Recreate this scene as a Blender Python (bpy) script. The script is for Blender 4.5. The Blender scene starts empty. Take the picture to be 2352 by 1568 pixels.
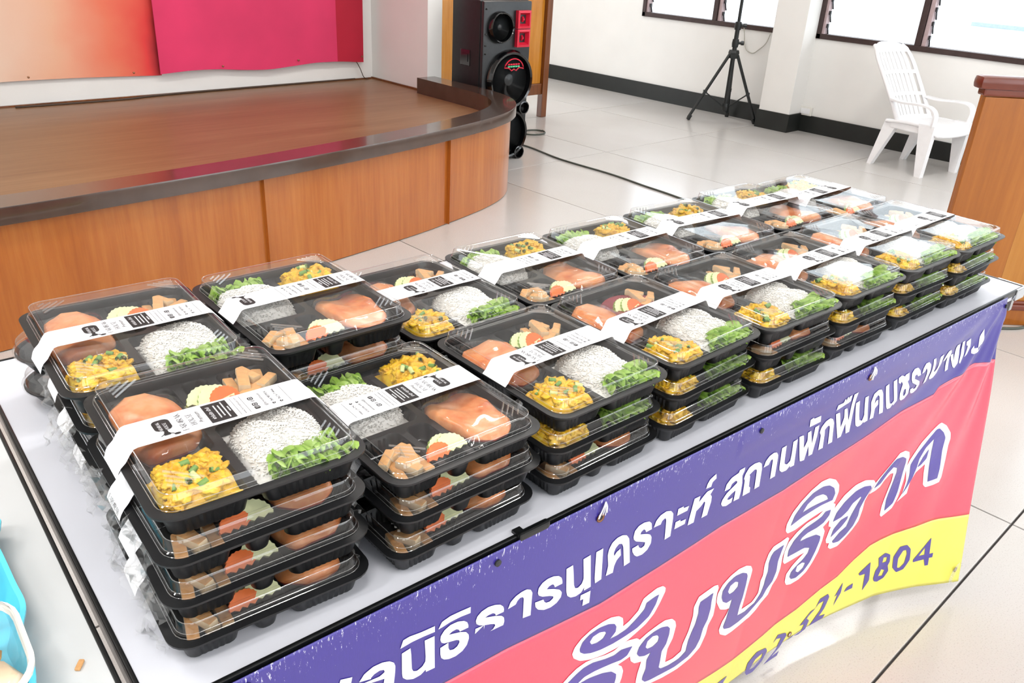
import bpy, bmesh, math, random
from mathutils import Vector, Matrix, noise as mnoise
R = math.radians
PI = math.pi
random.seed(7)
scene = bpy.context.scene
col = scene.collection

# ------------------------------------------------------------------ camera
HC = 1.3929
TH = R(44.330)            # room x axis seen from the level camera
PITCH, ROLL = 0.453902, 0.0565067
def make_camera():
    f = Vector((math.sin(TH), math.cos(TH), 0)); r = Vector((math.cos(TH), -math.sin(TH), 0))
    up = Vector((0, 0, 1))
    fwd = f * math.cos(PITCH) - up * math.sin(PITCH)
    u0 = f * math.sin(PITCH) + up * math.cos(PITCH)
    x = r * math.cos(ROLL) + u0 * math.sin(ROLL)
    y = -r * math.sin(ROLL) + u0 * math.cos(ROLL)
    z = -fwd
    m = Matrix(((x.x, y.x, z.x, 0), (x.y, y.y, z.y, 0), (x.z, y.z, z.z, HC), (0, 0, 0, 1)))
    cd = bpy.data.cameras.new('camera'); cd.sensor_width = 36; cd.sensor_fit = 'HORIZONTAL'
    cd.lens = 1908.156 / 2352 * 36; cd.clip_start = .02; cd.clip_end = 200
    c = bpy.data.objects.new('camera', cd); col.objects.link(c); c.matrix_world = m
    scene.camera = c
make_camera()

# ------------------------------------------------------------------ light
W_STRENGTH, CEIL_POWER, EXPOSURE = 5.0, 48, -0.17
w = bpy.data.worlds.new('overcast_sky'); scene.world = w; w.use_nodes = True
bg = w.node_tree.nodes['Background']
bg.inputs['Color'].default_value = (.91, .955, 1, 1); bg.inputs['Strength'].default_value = W_STRENGTH
def area(name, loc, size, power, rot=(0, 0, 0), colr=(1, .97, .93)):
    l = bpy.data.lights.new(name, 'AREA'); l.shape = 'RECTANGLE'; l.size, l.size_y = size
    l.energy = power; l.color = colr
    o = bpy.data.objects.new(name, l); col.objects.link(o); o.location = loc; o.rotation_euler = rot
for i, (x, y) in enumerate([(-.6, -.4), (.7, -2.3), (3.9, -2.4), (-.8, 2.0), (2.2, 1.9), (5.0, 1.6), (5.6, 6.4), (-2.4, .4)]):  # unseen area lights added under the ceiling to brighten the hall, no fixtures
    area('ceiling_fill', (x, y, 3.52), (1.25, .3), CEIL_POWER)
vs = scene.view_settings
vs.view_transform = 'Standard'; vs.look = 'None'; vs.exposure = EXPOSURE; vs.gamma = 1; vs.use_curve_mapping = False
scene.cycles.transparent_max_bounces = 10
scene.cycles.max_bounces = 4
scene.cycles.diffuse_bounces = 3
scene.cycles.glossy_bounces = 2
scene.cycles.adaptive_threshold = .08
scene.cycles.caustics_reflective = False
scene.cycles.caustics_refractive = False

# ------------------------------------------------------------------ materials
def srgb(h):
    c = [int(h[i:i + 2], 16) / 255 for i in (0, 2, 4)]
    return tuple(v / 12.92 if v < .04045 else ((v + .055) / 1.055) ** 2.4 for v in c) + (1,)
class NT:
    def __init__(s, name):
        s.m = bpy.data.materials.new(name); s.m.use_nodes = True
        s.t = s.m.node_tree; s.b = s.t.nodes['Principled BSDF']; s.o = s.t.nodes['Material Output']
    def n(s, typ, **kw):
        d = s.t.nodes.new(typ)
        for k, v in kw.items():
            if k in d.inputs: d.inputs[k].default_value = v
            else: setattr(d, k, v)
        return d
    def l(s, a, b): s.t.links.new(a, b)
    def set(s, **kw):
        for k, v in kw.items(): s.b.inputs[k.replace('_', ' ')].default_value = v
    def coord(s, scale=(1, 1, 1), rot=(0, 0, 0), kind='Object'):
        tc = s.n('ShaderNodeTexCoord'); mp = s.n('ShaderNodeMapping')
        mp.inputs['Scale'].default_value = scale; mp.inputs['Rotation'].default_value = rot
        s.l(tc.outputs[kind], mp.inputs['Vector']); return mp.outputs['Vector']
    def noise(s, vec, scale, detail=3, rough=.5):
        d = s.n('ShaderNodeTexNoise'); d.inputs['Scale'].default_value = scale
        d.inputs['Detail'].default_value = detail; d.inputs['Roughness'].default_value = rough
        s.l(vec, d.inputs['Vector']); return d.outputs['Fac']
    def ramp(s, fac, stops):
        d = s.n('ShaderNodeValToRGB'); e = d.color_ramp.elements
        while len(e) < len(stops): e.new(.5)
        for q, (p, c) in zip(e, stops): q.position = p; q.color = c if not isinstance(c, str) else srgb(c)
        s.l(fac, d.inputs['Fac']); return d.outputs['Color']
    def bump(s, h, strength=.2, dist=.002):
        d = s.n('ShaderNodeBump'); d.inputs['Strength'].default_value = strength; d.inputs['Distance'].default_value = dist
        s.l(h, d.inputs['Height']); s.l(d.outputs['Normal'], s.b.inputs['Normal'])
M = {}
def plain(name, c, rough=.5, metal=0, var=.08, scale=30, bump=0, spec=.5, **kw):
    """a plain colour with a little procedural unevenness"""
    t = NT(name); c = srgb(c) if isinstance(c, str) else c
    v = t.coord(); f = t.noise(v, scale)
    lo = tuple(x * (1 - var) for x in c[:3]) + (1,); hi = tuple(min(1, x * (1 + var)) for x in c[:3]) + (1,)
    t.l(t.ramp(f, [(.3, lo), (.7, hi)]), t.b.inputs['Base Color'])
    t.set(Roughness=rough, Metallic=metal, Specular_IOR_Level=spec)
    for k, x in kw.items(): t.b.inputs[k.replace('_', ' ')].default_value = x
    if bump: t.bump(t.noise(v, scale * 2), bump)
    M[name] = t.m; return t.m
def wood(name, cols, scale, rough=.25, coat=.4, big=1.2):
    """varnished veneer: grain stretched along one axis"""
    t = NT(name); v = t.coord(scale)
    f = t.noise(v, 6, 6, .62); g = t.noise(t.coord(tuple(s * .25 for s in scale)), big * 3, 2)
    mx = t.n('ShaderNodeMix'); mx.inputs['Factor'].default_value = .45; t.l(f, mx.inputs['A']); t.l(g, mx.inputs['B'])
    t.l(t.ramp(mx.outputs['Result'], [(.3, cols[0]), (.5, cols[1]), (.7, cols[2])]), t.b.inputs['Base Color'])
    t.set(Roughness=rough, Coat_Weight=coat, Coat_Roughness=.12)
    M[name] = t.m; return t.m
def clear(name, ior=1.45, rough=.04, tint=(.97, .98, .98, 1), haze=0, graze=1, boost=1.15):
    """thin clear plastic or glass sheet: see-through with a Fresnel gloss"""
    t = NT(name); t.t.nodes.remove(t.b)
    tr = t.n('ShaderNodeBsdfTransparent'); tr.inputs['Color'].default_value = tint
    gl = t.n('ShaderNodeBsdfGlossy'); gl.inputs['Roughness'].default_value = rough
    # Schlick reflectance that is the same from both sides of the sheet
    lw = t.n('ShaderNodeLayerWeight'); lw.inputs['Blend'].default_value = .5
    p5 = t.n('ShaderNodeMath', operation='POWER'); t.l(lw.outputs['Facing'], p5.inputs[0]); p5.inputs[1].default_value = 5
    f0 = ((ior - 1) / (ior + 1)) ** 2 * boost
    fr = t.n('ShaderNodeMath', operation='MULTIPLY_ADD'); t.l(p5.outputs[0], fr.inputs[0]); fr.inputs[1].default_value = (1 - f0) * graze; fr.inputs[2].default_value = f0
    mx = t.n('ShaderNodeMixShader'); t.l(fr.outputs[0], mx.inputs['Fac'])
    t.l(tr.outputs[0], mx.inputs[1]); t.l(gl.outputs[0], mx.inputs[2]); last = mx
    if haze:
        df = t.n('ShaderNodeBsdfDiffuse'); df.inputs['Color'].default_value = (.9, .9, .9, 1)
        m2 = t.n('ShaderNodeMixShader'); m2.inputs['Fac'].default_value = haze
        t.l(mx.outputs[0], m2.inputs[1]); t.l(df.outputs[0], m2.inputs[2]); last = m2
    t.l(last.outputs[0], t.o.inputs['Surface']); M[name] = t.m; return t.m

plain('wall_paint', 'f0efec', .75, var=.02, scale=3)
plain('ceiling_paint', 'ecebe8', .8, var=.02, scale=3)
plain('black_skirting', '191c1a', .45, var=.25, scale=9)
plain('window_brown', '3b2a28', .5, var=.15)
plain('channel_pink', 'b9a3a4', .5)
plain('dark_metal', '26282a', .45, var=.2)
clear('window_glass', 1.45, .02, (.96, .98, .98, 1))
clear('lid_clear', 1.56, .03, (.99, .99, .99, 1), .01, 1, 1.6)
clear('film_clear', 1.35, .12, (.99, .99, .99, 1), .09, .3)
clear('pouch_clear', 1.45, .06, (.99, .99, .99, 1), .015, .6)
clear('lid_edge', 1.6, .08, (.97, .97, .97, 1), .07, 1, 3)
wood('stage_front', ('9e5218', 'b06423', 'be7532'), (9, 9, .55), .28, .35)
wood('stage_deck', ('7d5638', '8c6644', '9b7552'), (.6, 9, 9), .42, .1)
plain('stage_trim', '4a382e', .22, var=.12, scale=12, Coat_Weight=.6, Coat_Roughness=.08)
wood('cabinet_wood', ('b26c1a', 'c98227', 'd79a45'), (8, 8, .6), .22, .5)
wood('cabinet_post', ('5e3113', '75401b', '8b5226'), (8, 8, .6), .3, .4)
wood('lectern_wood', ('8f4f12', 'a05c18', 'ae6a24'), (7, 7, .5), .4, .1)
wood('lectern_panel', ('a8691f', 'b5762b', 'c1853a'), (7, 7, .5), .4, .1)
wood('lectern_trim', ('5b2414', '6c2c19', '7d3822'), (1, 7, 7), .3, .3)
plain('speaker_black', '121315', .5, var=.3)
plain('speaker_gloss', '0b0c0e', .12, var=.3, Coat_Weight=.6)
plain('speaker_cone', '1d2022', .35, var=.2)
plain('speaker_red', 'd0203a', .35)
plain('led_green', '57c08a', .4)
plain('tripod_black', '14191a', .4, var=.2)
plain('white_plastic', 'f4f4f6', .35, var=.02)
plain('outlet_ivory', 'e8e6df', .4, var=.03)
plain('cable_grey', '4a5048', .5)
plain('cable_brown', '4b3a2e', .6)
plain('cable_pale', 'b8b5aa', .5)
plain('table_white', 'd2d4dd', .38, var=.015, scale=5)
plain('table_grey', 'd3d5d6', .4, var=.03, scale=7)
plain('edge_black', '0d0f10', .3, var=.2)
plain('apron_grey', 'a9a6a6', .35, .6, var=.1)
plain('silver', 'c9ccd0', .25, 1, var=.05)
plain('tray_black', '141517', .38, var=.15, scale=20)
plain('paper_white', 'f1f1f5', .55, var=.01)
plain('ink_black', '1c1718', .6, var=.05)
plain('tofu_skin', 'd9a268', .55, var=.16, scale=140)
plain('tofu_cut', 'e6cda6', .6, var=.06, scale=120)
plain('carrot', 'ee7636', .42, var=.08, scale=80)
plain('cucumber', 'e3e6b4', .4, var=.08, scale=120)
plain('cucumber_peel', '9dbb62', .4, var=.15, scale=120)
plain('onion_green', '6f9a45', .4, var=.15, scale=150)
plain('onion_pale', 'cfd98e', .4, var=.1, scale=150)
plain('sauce_red', '861426', .2, var=.15, scale=60)
plain('eyelet_copper', '8d6247', .35, .8)
plain('thread_white', 'e9e9ee', .8)
plain('tray_cyan', '5fd6f2', .35, var=.04)
plain('cup_rim', 'efece4', .35, var=.02)
plain('fruit_orange', 'e8ab5c', .4, var=.25, scale=45)
plain('fruit_pale', 'efd6b4', .4, var=.1, scale=45)

def special():
    t = NT('curry_mix'); v = t.coord()
    f = t.noise(v, 75, 4, .6)
    t.l(t.ramp(f, [(.28, 'cd900c'), (.45, 'e0ac14'), (.6, 'f0c61e'), (.75, 'f3da52')]), t.b.inputs['Base Color'])
    t.set(Roughness=.35); t.bump(t.noise(v, 220, 3), .5, .0015); M['curry'] = t.m
    plain('rice', 'fdfbf6', .6, var=.015, scale=60, spec=.3)
    t = NT('lettuce_green'); v = t.coord()
    f = t.noise(v, 45, 4, .6)
    t.l(t.ramp(f, [(.3, '86b832'), (.5, 'aad255'), (.72, 'd2e89a')]), t.b.inputs['Base Color'])
    t.set(Roughness=.4); t.bump(t.noise(v, 120, 3), .4, .002)
    tl = t.n('ShaderNodeBsdfTranslucent'); tl.inputs['Color'].default_value = srgb('a5d84e')
    mx = t.n('ShaderNodeMixShader'); mx.inputs['Fac'].default_value = .3
    t.l(t.b.outputs[0], mx.inputs[1]); t.l(tl.outputs[0], mx.inputs[2]); t.l(mx.outputs[0], t.o.inputs['Surface']); M['lettuce'] = t.m
    t = NT('glazed_meat'); v = t.coord()
    f = t.noise(v, 30, 4, .6)
    t.l(t.ramp(f, [(.26, 'bd4a1c'), (.4, 'dc7838'), (.58, 'e79a62'), (.78, 'efb58a')]), t.b.inputs['Base Color'])
    t.set(Roughness=.3); t.bump(t.noise(v, 90, 3), .4, .002); M['meat'] = t.m
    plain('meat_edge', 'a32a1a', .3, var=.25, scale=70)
    # terrazzo slab
    t = NT('terrazzo'); v = t.coord()
    f = t.noise(v, 1.1, 3); s = t.noise(v, 260, 2, .7)
    c1 = t.ramp(f, [(.3, 'c3bfba'), (.7, 'cdcac8')]); c2 = t.ramp(s, [(.3, 'b3aca3'), (.45, 'ffffff'), (1, 'ffffff')])
    mx = t.n('ShaderNodeMix', data_type='RGBA', blend_type='MULTIPLY'); mx.inputs['Factor'].default_value = .35
    t.l(c1, mx.inputs['A']); t.l(c2, mx.inputs['B']); t.l(mx.outputs['Result'], t.b.inputs['Base Color'])
    t.set(Roughness=.22, Specular_IOR_Level=.5); M['terrazzo'] = t.m
    plain('grout', '55504f', .7, var=.2)
    # banner vinyl: worn white along the folded top hem
    def vinyl(nm, c, wear):
        t = NT(nm); v = t.coord(); base = srgb(c)
        weave = t.noise(t.coord((260, 260, 40)), 3, 2)
        cb = t.ramp(weave, [(.35, tuple(x * .93 for x in base[:3]) + (1,)), (.65, base)])
        if wear:
            sp = t.n('ShaderNodeSeparateXYZ'); t.l(v, sp.inputs[0])
            up = t.n('ShaderNodeMapRange'); up.inputs[1].default_value = .7; up.inputs[2].default_value = .752
            t.l(sp.outputs['Z'], up.inputs[0])
            sc = t.noise(t.coord((120, 120, 30)), 3, 5, .75)
            ml = t.n('ShaderNodeMath', operation='MULTIPLY_ADD'); t.l(up.outputs[0], ml.inputs[0]); ml.inputs[1].default_value = .12; t.l(sc, ml.inputs[2])
            k = t.ramp(ml.outputs[0], [(.70, (0, 0, 0, 1)), (.76, (1, 1, 1, 1))])
            mx = t.n('ShaderNodeMix', data_type='RGBA'); t.l(k, mx.inputs['Factor']); t.l(cb, mx.inputs['A']); mx.inputs['B'].default_value = srgb('e6e6f2')
            t.l(mx.outputs['Result'], t.b.inputs['Base Color'])
        else: t.l(cb, t.b.inputs['Base Color'])
        t.set(Roughness=.3, Specular_IOR_Level=.6, Coat_Weight=.3, Coat_Roughness=.25); t.bump(weave, .05, .0006); M[nm] = t.m
    vinyl('vinyl_blue', '3a2f8c', True); vinyl('vinyl_red', 'f84a62', False); vinyl('vinyl_yellow', 'eee760', False)
    plain('print_white', 'f1f4f5', .35, var=.01); plain('print_purple', '483b96', .3, var=.03, Coat_Weight=.3, Coat_Roughness=.28)
    # stage backdrop cloths
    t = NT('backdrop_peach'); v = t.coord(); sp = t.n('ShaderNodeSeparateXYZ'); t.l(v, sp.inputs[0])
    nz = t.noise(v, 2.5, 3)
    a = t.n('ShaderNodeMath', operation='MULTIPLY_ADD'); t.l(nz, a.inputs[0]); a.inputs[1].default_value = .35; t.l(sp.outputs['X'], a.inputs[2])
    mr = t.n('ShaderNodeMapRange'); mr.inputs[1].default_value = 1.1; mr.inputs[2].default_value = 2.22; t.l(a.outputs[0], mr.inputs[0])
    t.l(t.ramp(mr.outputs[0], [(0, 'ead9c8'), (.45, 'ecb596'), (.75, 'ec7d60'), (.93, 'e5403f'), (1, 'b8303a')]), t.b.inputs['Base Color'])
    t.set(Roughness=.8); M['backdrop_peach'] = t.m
    plain('backdrop_pink', 'de3666', .75, var=.12, scale=2.2); plain('backdrop_red', 'bc1836', .75, var=.12, scale=2.2)
    plain('facade_white', 'f2f4f6', .8, var=.02, scale=1); plain('facade_blue', '8f9fd6', .6); plain('facade_green', 'a9d3b4', .6); plain('facade_pane', 'd5e2ec', .3)
special()

# ------------------------------------------------------------------ mesh helpers
class MB:
    def __init__(s): s.v = []; s.f = []; s.mi = []
    def add(s, vs, fs, mi=0):
        o = len(s.v); s.v += [tuple(p) for p in vs]; s.f += [tuple(i + o for i in q) for q in fs]; s.mi += [mi] * len(fs); return s
    def box(s, c, size, rz=0, mi=0, bev=0):
        x, y, z = (q / 2 for q in size); ca, sa = math.cos(rz), math.sin(rz)
        if bev <= 0:
            p = [(a * x, b * y, d * z) for d in (-1, 1) for b in (-1, 1) for a in (-1, 1)]
            fs = [(0, 2, 3, 1), (4, 5, 7, 6), (0, 1, 5, 4), (2, 6, 7, 3), (0, 4, 6, 2), (1, 3, 7, 5)]
        else:
            b = min(bev, x * .9, y * .9, z * .9)
            bm = bmesh.new(); bmesh.ops.create_cube(bm, size=2)
            for q in bm.verts: q.co = Vector((q.co.x * x, q.co.y * y, q.co.z * z))
            bmesh.ops.bevel(bm, geom=list(bm.edges), offset=b, segments=2, affect='EDGES', profile=.6)
            bm.verts.index_update(); p = [tuple(q.co) for q in bm.verts]; fs = [tuple(q.index for q in f.verts) for f in bm.faces]; bm.free()
        return s.add([(c[0] + ca * a - sa * b, c[1] + sa * a + ca * b, c[2] + d) for a, b, d in p], fs, mi)
    def tube(s, path, r, seg=8, mi=0, closed=False, cap=True):
        path = [Vector(p) for p in path]; n = len(path); rr = r if isinstance(r, (list, tuple)) else [r] * n
        up = None; rings = []
        for i, p in enumerate(path):
            a = path[(i - 1) % n] if (closed or i > 0) else p; b = path[(i + 1) % n] if (closed or i < n - 1) else p
            t = (b - a).normalized()
            if up is None: up = Vector((0, 0, 1)) if abs(t.z) < .9 else Vector((1, 0, 0))
            sd = t.cross(up); sd = sd.normalized() if sd.length > 1e-6 else Vector((1, 0, 0)); up = sd.cross(t).normalized()
            rings.append([p + (sd * math.cos(2 * PI * k / seg) + up * math.sin(2 * PI * k / seg)) * rr[i] for k in range(seg)])
        vs = [q for g in rings for q in g]; fs = []
        for i in range(n if closed else n - 1):
            j = (i + 1) % n
            for k in range(seg): fs.append((i * seg + k, i * seg + (k + 1) % seg, j * seg + (k + 1) % seg, j * seg + k))
        if cap and not closed: fs += [tuple(range(seg))[::-1], tuple((n - 1) * seg + k for k in range(seg))]
        return s.add(vs, fs, mi)
    def loft(s, loops, mi=0, cap0=False, cap1=False):
        n = len(loops[0]); vs = [p for l in loops for p in l]; fs = []
        for i in range(len(loops) - 1):
            for k in range(n): fs.append((i * n + k, i * n + (k + 1) % n, (i + 1) * n + (k + 1) % n, (i + 1) * n + k))
        if cap0: fs.append(tuple(range(n))[::-1])
        if cap1: fs.append(tuple((len(loops) - 1) * n + k for k in range(n)))
        return s.add(vs, fs, mi)
    def lathe(s, prof, seg=24, mi=0, c=(0, 0, 0), axis='z'):
        loops = []
        for r, z in prof:
            lp = []
            for k in range(seg):
                a = 2 * PI * k / seg; p = (r * math.cos(a), r * math.sin(a), z)
                if axis == 'y': p = (p[0], -p[2], p[1])
                if axis == 'x': p = (-p[2], p[0], p[1])
                lp.append((p[0] + c[0], p[1] + c[1], p[2] + c[2]))
            loops.append(lp)
        return s.loft(loops, mi, prof[0][0] > 1e-6, prof[-1][0] > 1e-6)
    def grid(s, nu, nv, fn, mi=0):
        vs = [fn(i / nu, j / nv) for j in range(nv + 1) for i in range(nu + 1)]
        fs = [(j * (nu + 1) + i, j * (nu + 1) + i + 1, (j + 1) * (nu + 1) + i + 1, (j + 1) * (nu + 1) + i) for j in range(nv) for i in range(nu)]
        return s.add(vs, fs, mi)
    def poly(s, loops, fn, mi=0):
        """flat shape with holes, mapped by fn(x, y)"""
        bm = bmesh.new()
        for lp in loops:
            q = [bm.verts.new((x, y, 0)) for x, y in lp]
            for i in range(len(q)): bm.edges.new((q[i], q[(i + 1) % len(q)]))
        bmesh.ops.triangle_fill(bm, use_beauty=True, edges=list(bm.edges), normal=(0, 0, 1))
        bm.verts.index_update()
        vs = [fn(q.co.x, q.co.y) for q in bm.verts]; fs = []
        for f in bm.faces:
            ids = [q.index for q in f.verts]; fs.append(tuple(ids if f.normal.z > 0 else ids[::-1]))
        bm.free(); return s.add(vs, fs, mi)
    def mesh(s, name, mats, smooth=False):
        me = bpy.data.meshes.new(name); me.from_pydata(s.v, [], s.f)
        for m in (mats if isinstance(mats, (list, tuple)) else [mats]): me.materials.append(M[m])
        me.polygons.foreach_set('material_index', s.mi)
        if smooth is True: me.polygons.foreach_set('use_smooth', [True] * len(me.polygons))
        elif smooth:
            me.polygons.foreach_set('use_smooth', [True] * len(me.polygons)); me.set_sharp_from_angle(angle=R(smooth))
        me.update(); return me
    def build(s, name, mats, parent=None, smooth=False, loc=None, rz=0):
        return link(name, s.mesh(name, mats, smooth), parent, loc, rz)
def link(name, me, parent=None, loc=None, rz=0):
    o = bpy.data.objects.new(name, me); col.objects.link(o)
    if parent: o.parent = parent
    if loc: o.location = loc
    if rz: o.rotation_euler = (0, 0, rz)
    return o
def tag(o, label, cat, group=None, kind=None):
    o['label'] = label; o['category'] = cat
    if group: o['group'] = group
    if kind: o['kind'] = kind
    return o
def thing(name, label, cat, loc=(0, 0, 0), rz=0, group=None):
    o = bpy.data.objects.new(name, None); col.objects.link(o); o.location = loc; o.rotation_euler = (0, 0, rz); o.empty_display_size = .05
    return tag(o, label, cat, group)
def struct(o, label=None):
    o['kind'] = 'structure'
    if label: o['label'] = label
    return o
def root(name, loc=(0, 0, 0)):
    o = bpy.data.objects.new(name, None); col.objects.link(o); o.location = loc; return o
def rrect(w, h, r, n=5, cx=0, cy=0):
    pts = []
    for sx, sy, a0 in ((1, 1, 0), (-1, 1, 90), (-1, -1, 180), (1, -1, 270)):
        for k in range(n + 1):
            a = R(a0 + 90 * k / n); pts.append((cx + sx * (w / 2 - r) + r * math.cos(a), cy + sy * (h / 2 - r) + r * math.sin(a)))
    return pts
def smooth_path(pts, n=6, closed=False):
    """Catmull-Rom through the points"""
    P = [Vector(p) for p in pts]; out = []; m = len(P)
    for i in range(m if closed else m - 1):
        g = lambda k: P[k % m] if closed else P[max(0, min(m - 1, k))]
        a, b, c, d = g(i - 1), g(i), g(i + 1), g(i + 2)
        for k in range(n):
            t = k / n
            out.append(.5 * ((2 * b) + (c - a) * t + (2 * a - 5 * b + 4 * c - d) * t * t + (3 * b - a - 3 * c + d) * t ** 3))
    if not closed: out.append(P[-1])
    return out
TY = R(-3.7284); CT, ST = math.cos(TY), math.sin(TY); TZ = .76
def T(e1, e2, z=0): return (e1 * CT - e2 * ST, e1 * ST + e2 * CT, z)

# ================================================================== the room
def build_floor():
    fl = MB().box((2.5, 2.5, -.035), (13, 13, .05)).build('floor', 'grout'); struct(fl, 'pale terrazzo floor laid in large slabs')
    S = 1.195; x0, y0 = 2.325, .36; cache = {}
    for i in range(-3, 4):
        for j in range(-3, 7):
            ax, ay = x0 + i * S, y0 + j * S; bx, by = min(ax + S, 6.85), ay + S
            if ax >= 6.84: continue
            wx, wy = bx - ax - .006, by - ay - .006; key = round(wx, 3)
            if key not in cache: cache[key] = MB().box((0, 0, -.005), (wx, wy, .01), bev=.0015).mesh('tile', 'terrazzo')
            link('tile', cache[key], fl, ((ax + bx) / 2, (ay + by) / 2, 0))
build_floor()
XW = 6.85
def build_shell():
    m = MB()                                             # window wall
    y_lo, y_hi, top, sill, head = -4, 8, 3.6, .755, 3.0
    m.box((XW + .06, (y_lo + y_hi) / 2, sill / 2), (.12, y_hi - y_lo, sill))
    m.box((XW + .06, (y_lo + y_hi) / 2, (head + top) / 2), (.12, y_hi - y_lo, top - head))
    for a, b in ((5.45, y_hi), (3.605, 3.90)): m.box((XW + .06, (a + b) / 2, (sill + head) / 2), (.12, b - a, head - sill))
    struct(m.build('wall_right', 'wall_paint'), 'white wall with louvre windows')
    struct(MB().box((6.745, 3.75, 1.8), (.21, .29, 3.6), bev=.004).build('wall_pier', 'wall_paint'), 'white square pier between the windows')
    b = MB(); b.box((XW - .008, 5.75, .073), (.02, 3.72, .146)); b.box((XW - .008, -.2, .069), (.02, 7.6, .138))
    struct(b.build('baseboard_right', 'black_skirting'), 'black skirting below the window wall')
    b = MB().box((6.74, 3.75, .075), (.225, .315, .15), bev=.003)
    struct(b.build('baseboard_pier', 'black_skirting'), 'black skirting around the pier')
    struct(MB().box((1.0, 5.31, 1.8), (5.2, .12, 3.6)).build('wall_back', 'wall_paint'), 'white wall behind the stage')
    struct(MB().box((3.62, 4.99, 1.8), (.12, .78, 3.6)).build('wall_side', 'wall_paint'), 'short white return wall at the end of the stage')
    struct(MB().box((5.2, 7.6, 1.8), (3.4, .12, 3.6)).build('wall_far', 'wall_paint'), 'far wall behind the cabinet')
    m = MB()
    for z0, z1 in ((0, .8), (2.5, 3.6)): m.box((1.5, -3.56, (z0 + z1) / 2), (10.8, .12, z1 - z0))
    for x in (-3.6, -1.2, 1.2, 3.6, 6.4): m.box((x, -3.56, 1.65), (.5, .12, 1.7))
    struct(m.build('wall_front', 'wall_paint'), 'white wall with wide openings behind the viewer')
    struct(MB().box((-3.96, 2.0, 1.8), (.12, 11.2, 3.6)).build('wall_left', 'wall_paint'), 'plain white wall at the far left of the hall')
    struct(MB().box((2.5, 2.2, 3.64), (13, 11.4, .08)).build('ceiling', 'ceiling_paint'), 'plain ceiling')
build_shell()

def build_window(n, y_top, bays, label):
    """louvre window on the wall x = XW, bays run from y_top downwards"""
    rt = root('window_%d' % n, (XW, 0, 0)); struct(rt, label)
    z0, z1 = .755, 3.0; yb = y_top - sum(bays)
    fr = MB(); fr.box((.03, (y_top + yb) / 2, z0 + .02), (.09, y_top - yb, .04), bev=.003)
    fr.box((.03, (y_top + yb) / 2, z1 - .02), (.09, y_top - yb, .04)); fr.box((.03, y_top - .018, (z0 + z1) / 2), (.09, .036, z1 - z0)); fr.box((.03, yb + .018, (z0 + z1) / 2), (.09, .036, z1 - z0))
    fr.build('window_frame', 'window_brown', rt)
    y = y_top; cl = MB(); cl.tube([(0, 0, 0), (.028, 0, -.06)], .006, 5); cl.box((-.004, 0, .012), (.02, .012, .03)); clip = cl.mesh('louvre_clip', 'dark_metal')
    for k, wb in enumerate(bays):
        if k: MB().box((.03, y, (z0 + z1) / 2), (.09, .045, z1 - z0 - .08), bev=.003).build('mullion', 'window_brown', rt)
        ya = y - .024; ye = y - wb + .024
        MB().box((.03, ya - .018, (z0 + z1) / 2), (.06, .03, z1 - z0 - .08)).build('louvre_channel', 'channel_pink', rt)
        bl = MB(); bl.box((0, 0, 0), (.006, ya - ye - .06, .1)); me = bl.mesh('louvre_blade', 'window_glass')
        for q in range(22):
            z = z0 + .09 + q * .1
            if z > 1.72: break
            o = link('louvre_blade', me, rt, (.045, (ya + ye) / 2 - .02, z)); o.rotation_euler = (0, R(58), 0)
            link('louvre_clip', clip, rt, (.03, ya - .042, z))
        MB().box((.03, (ya + ye) / 2, 1.76), (.06, ya - ye, .035)).build('transom', 'window_brown', rt); MB().box((.03, (ya + ye) / 2, 2.36), (.005, ya - ye, 1.2)).build('fixed_pane', 'window_glass', rt)
        y -= wb
build_window(1, 5.45, [.83, .72], 'dark-framed louvre window beyond the pier')
build_window(2, 3.605, [.835, .83, .83, .83], 'dark-framed louvre window above the white chair')

def build_outside():
    t = thing('building', 'pale sunlit building seen through the louvre windows', 'building', (13, 4, 0))
    MB().box((.3, 0, 2.2), (.4, 26, 5)).build('facade', 'facade_white', t)
    MB().box((.04, -3.4, .62), (.12, 8, .05)).build('ledge', 'facade_blue', t)
    for y in (3.6, 6.2, -1.5):
        MB().box((.06, y, 1.15), (.1, .9, .7)).build('window_pane', 'facade_pane', t)
    MB().box((.05, 4.4, .75), (.12, .5, .12)).build('sign_board', 'facade_green', t)
    MB().box((10.2, 4, -.1), (6.2, 30, .1)).build('outdoor_ground', 'facade_white')['kind'] = 'structure'
build_outside()

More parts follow.
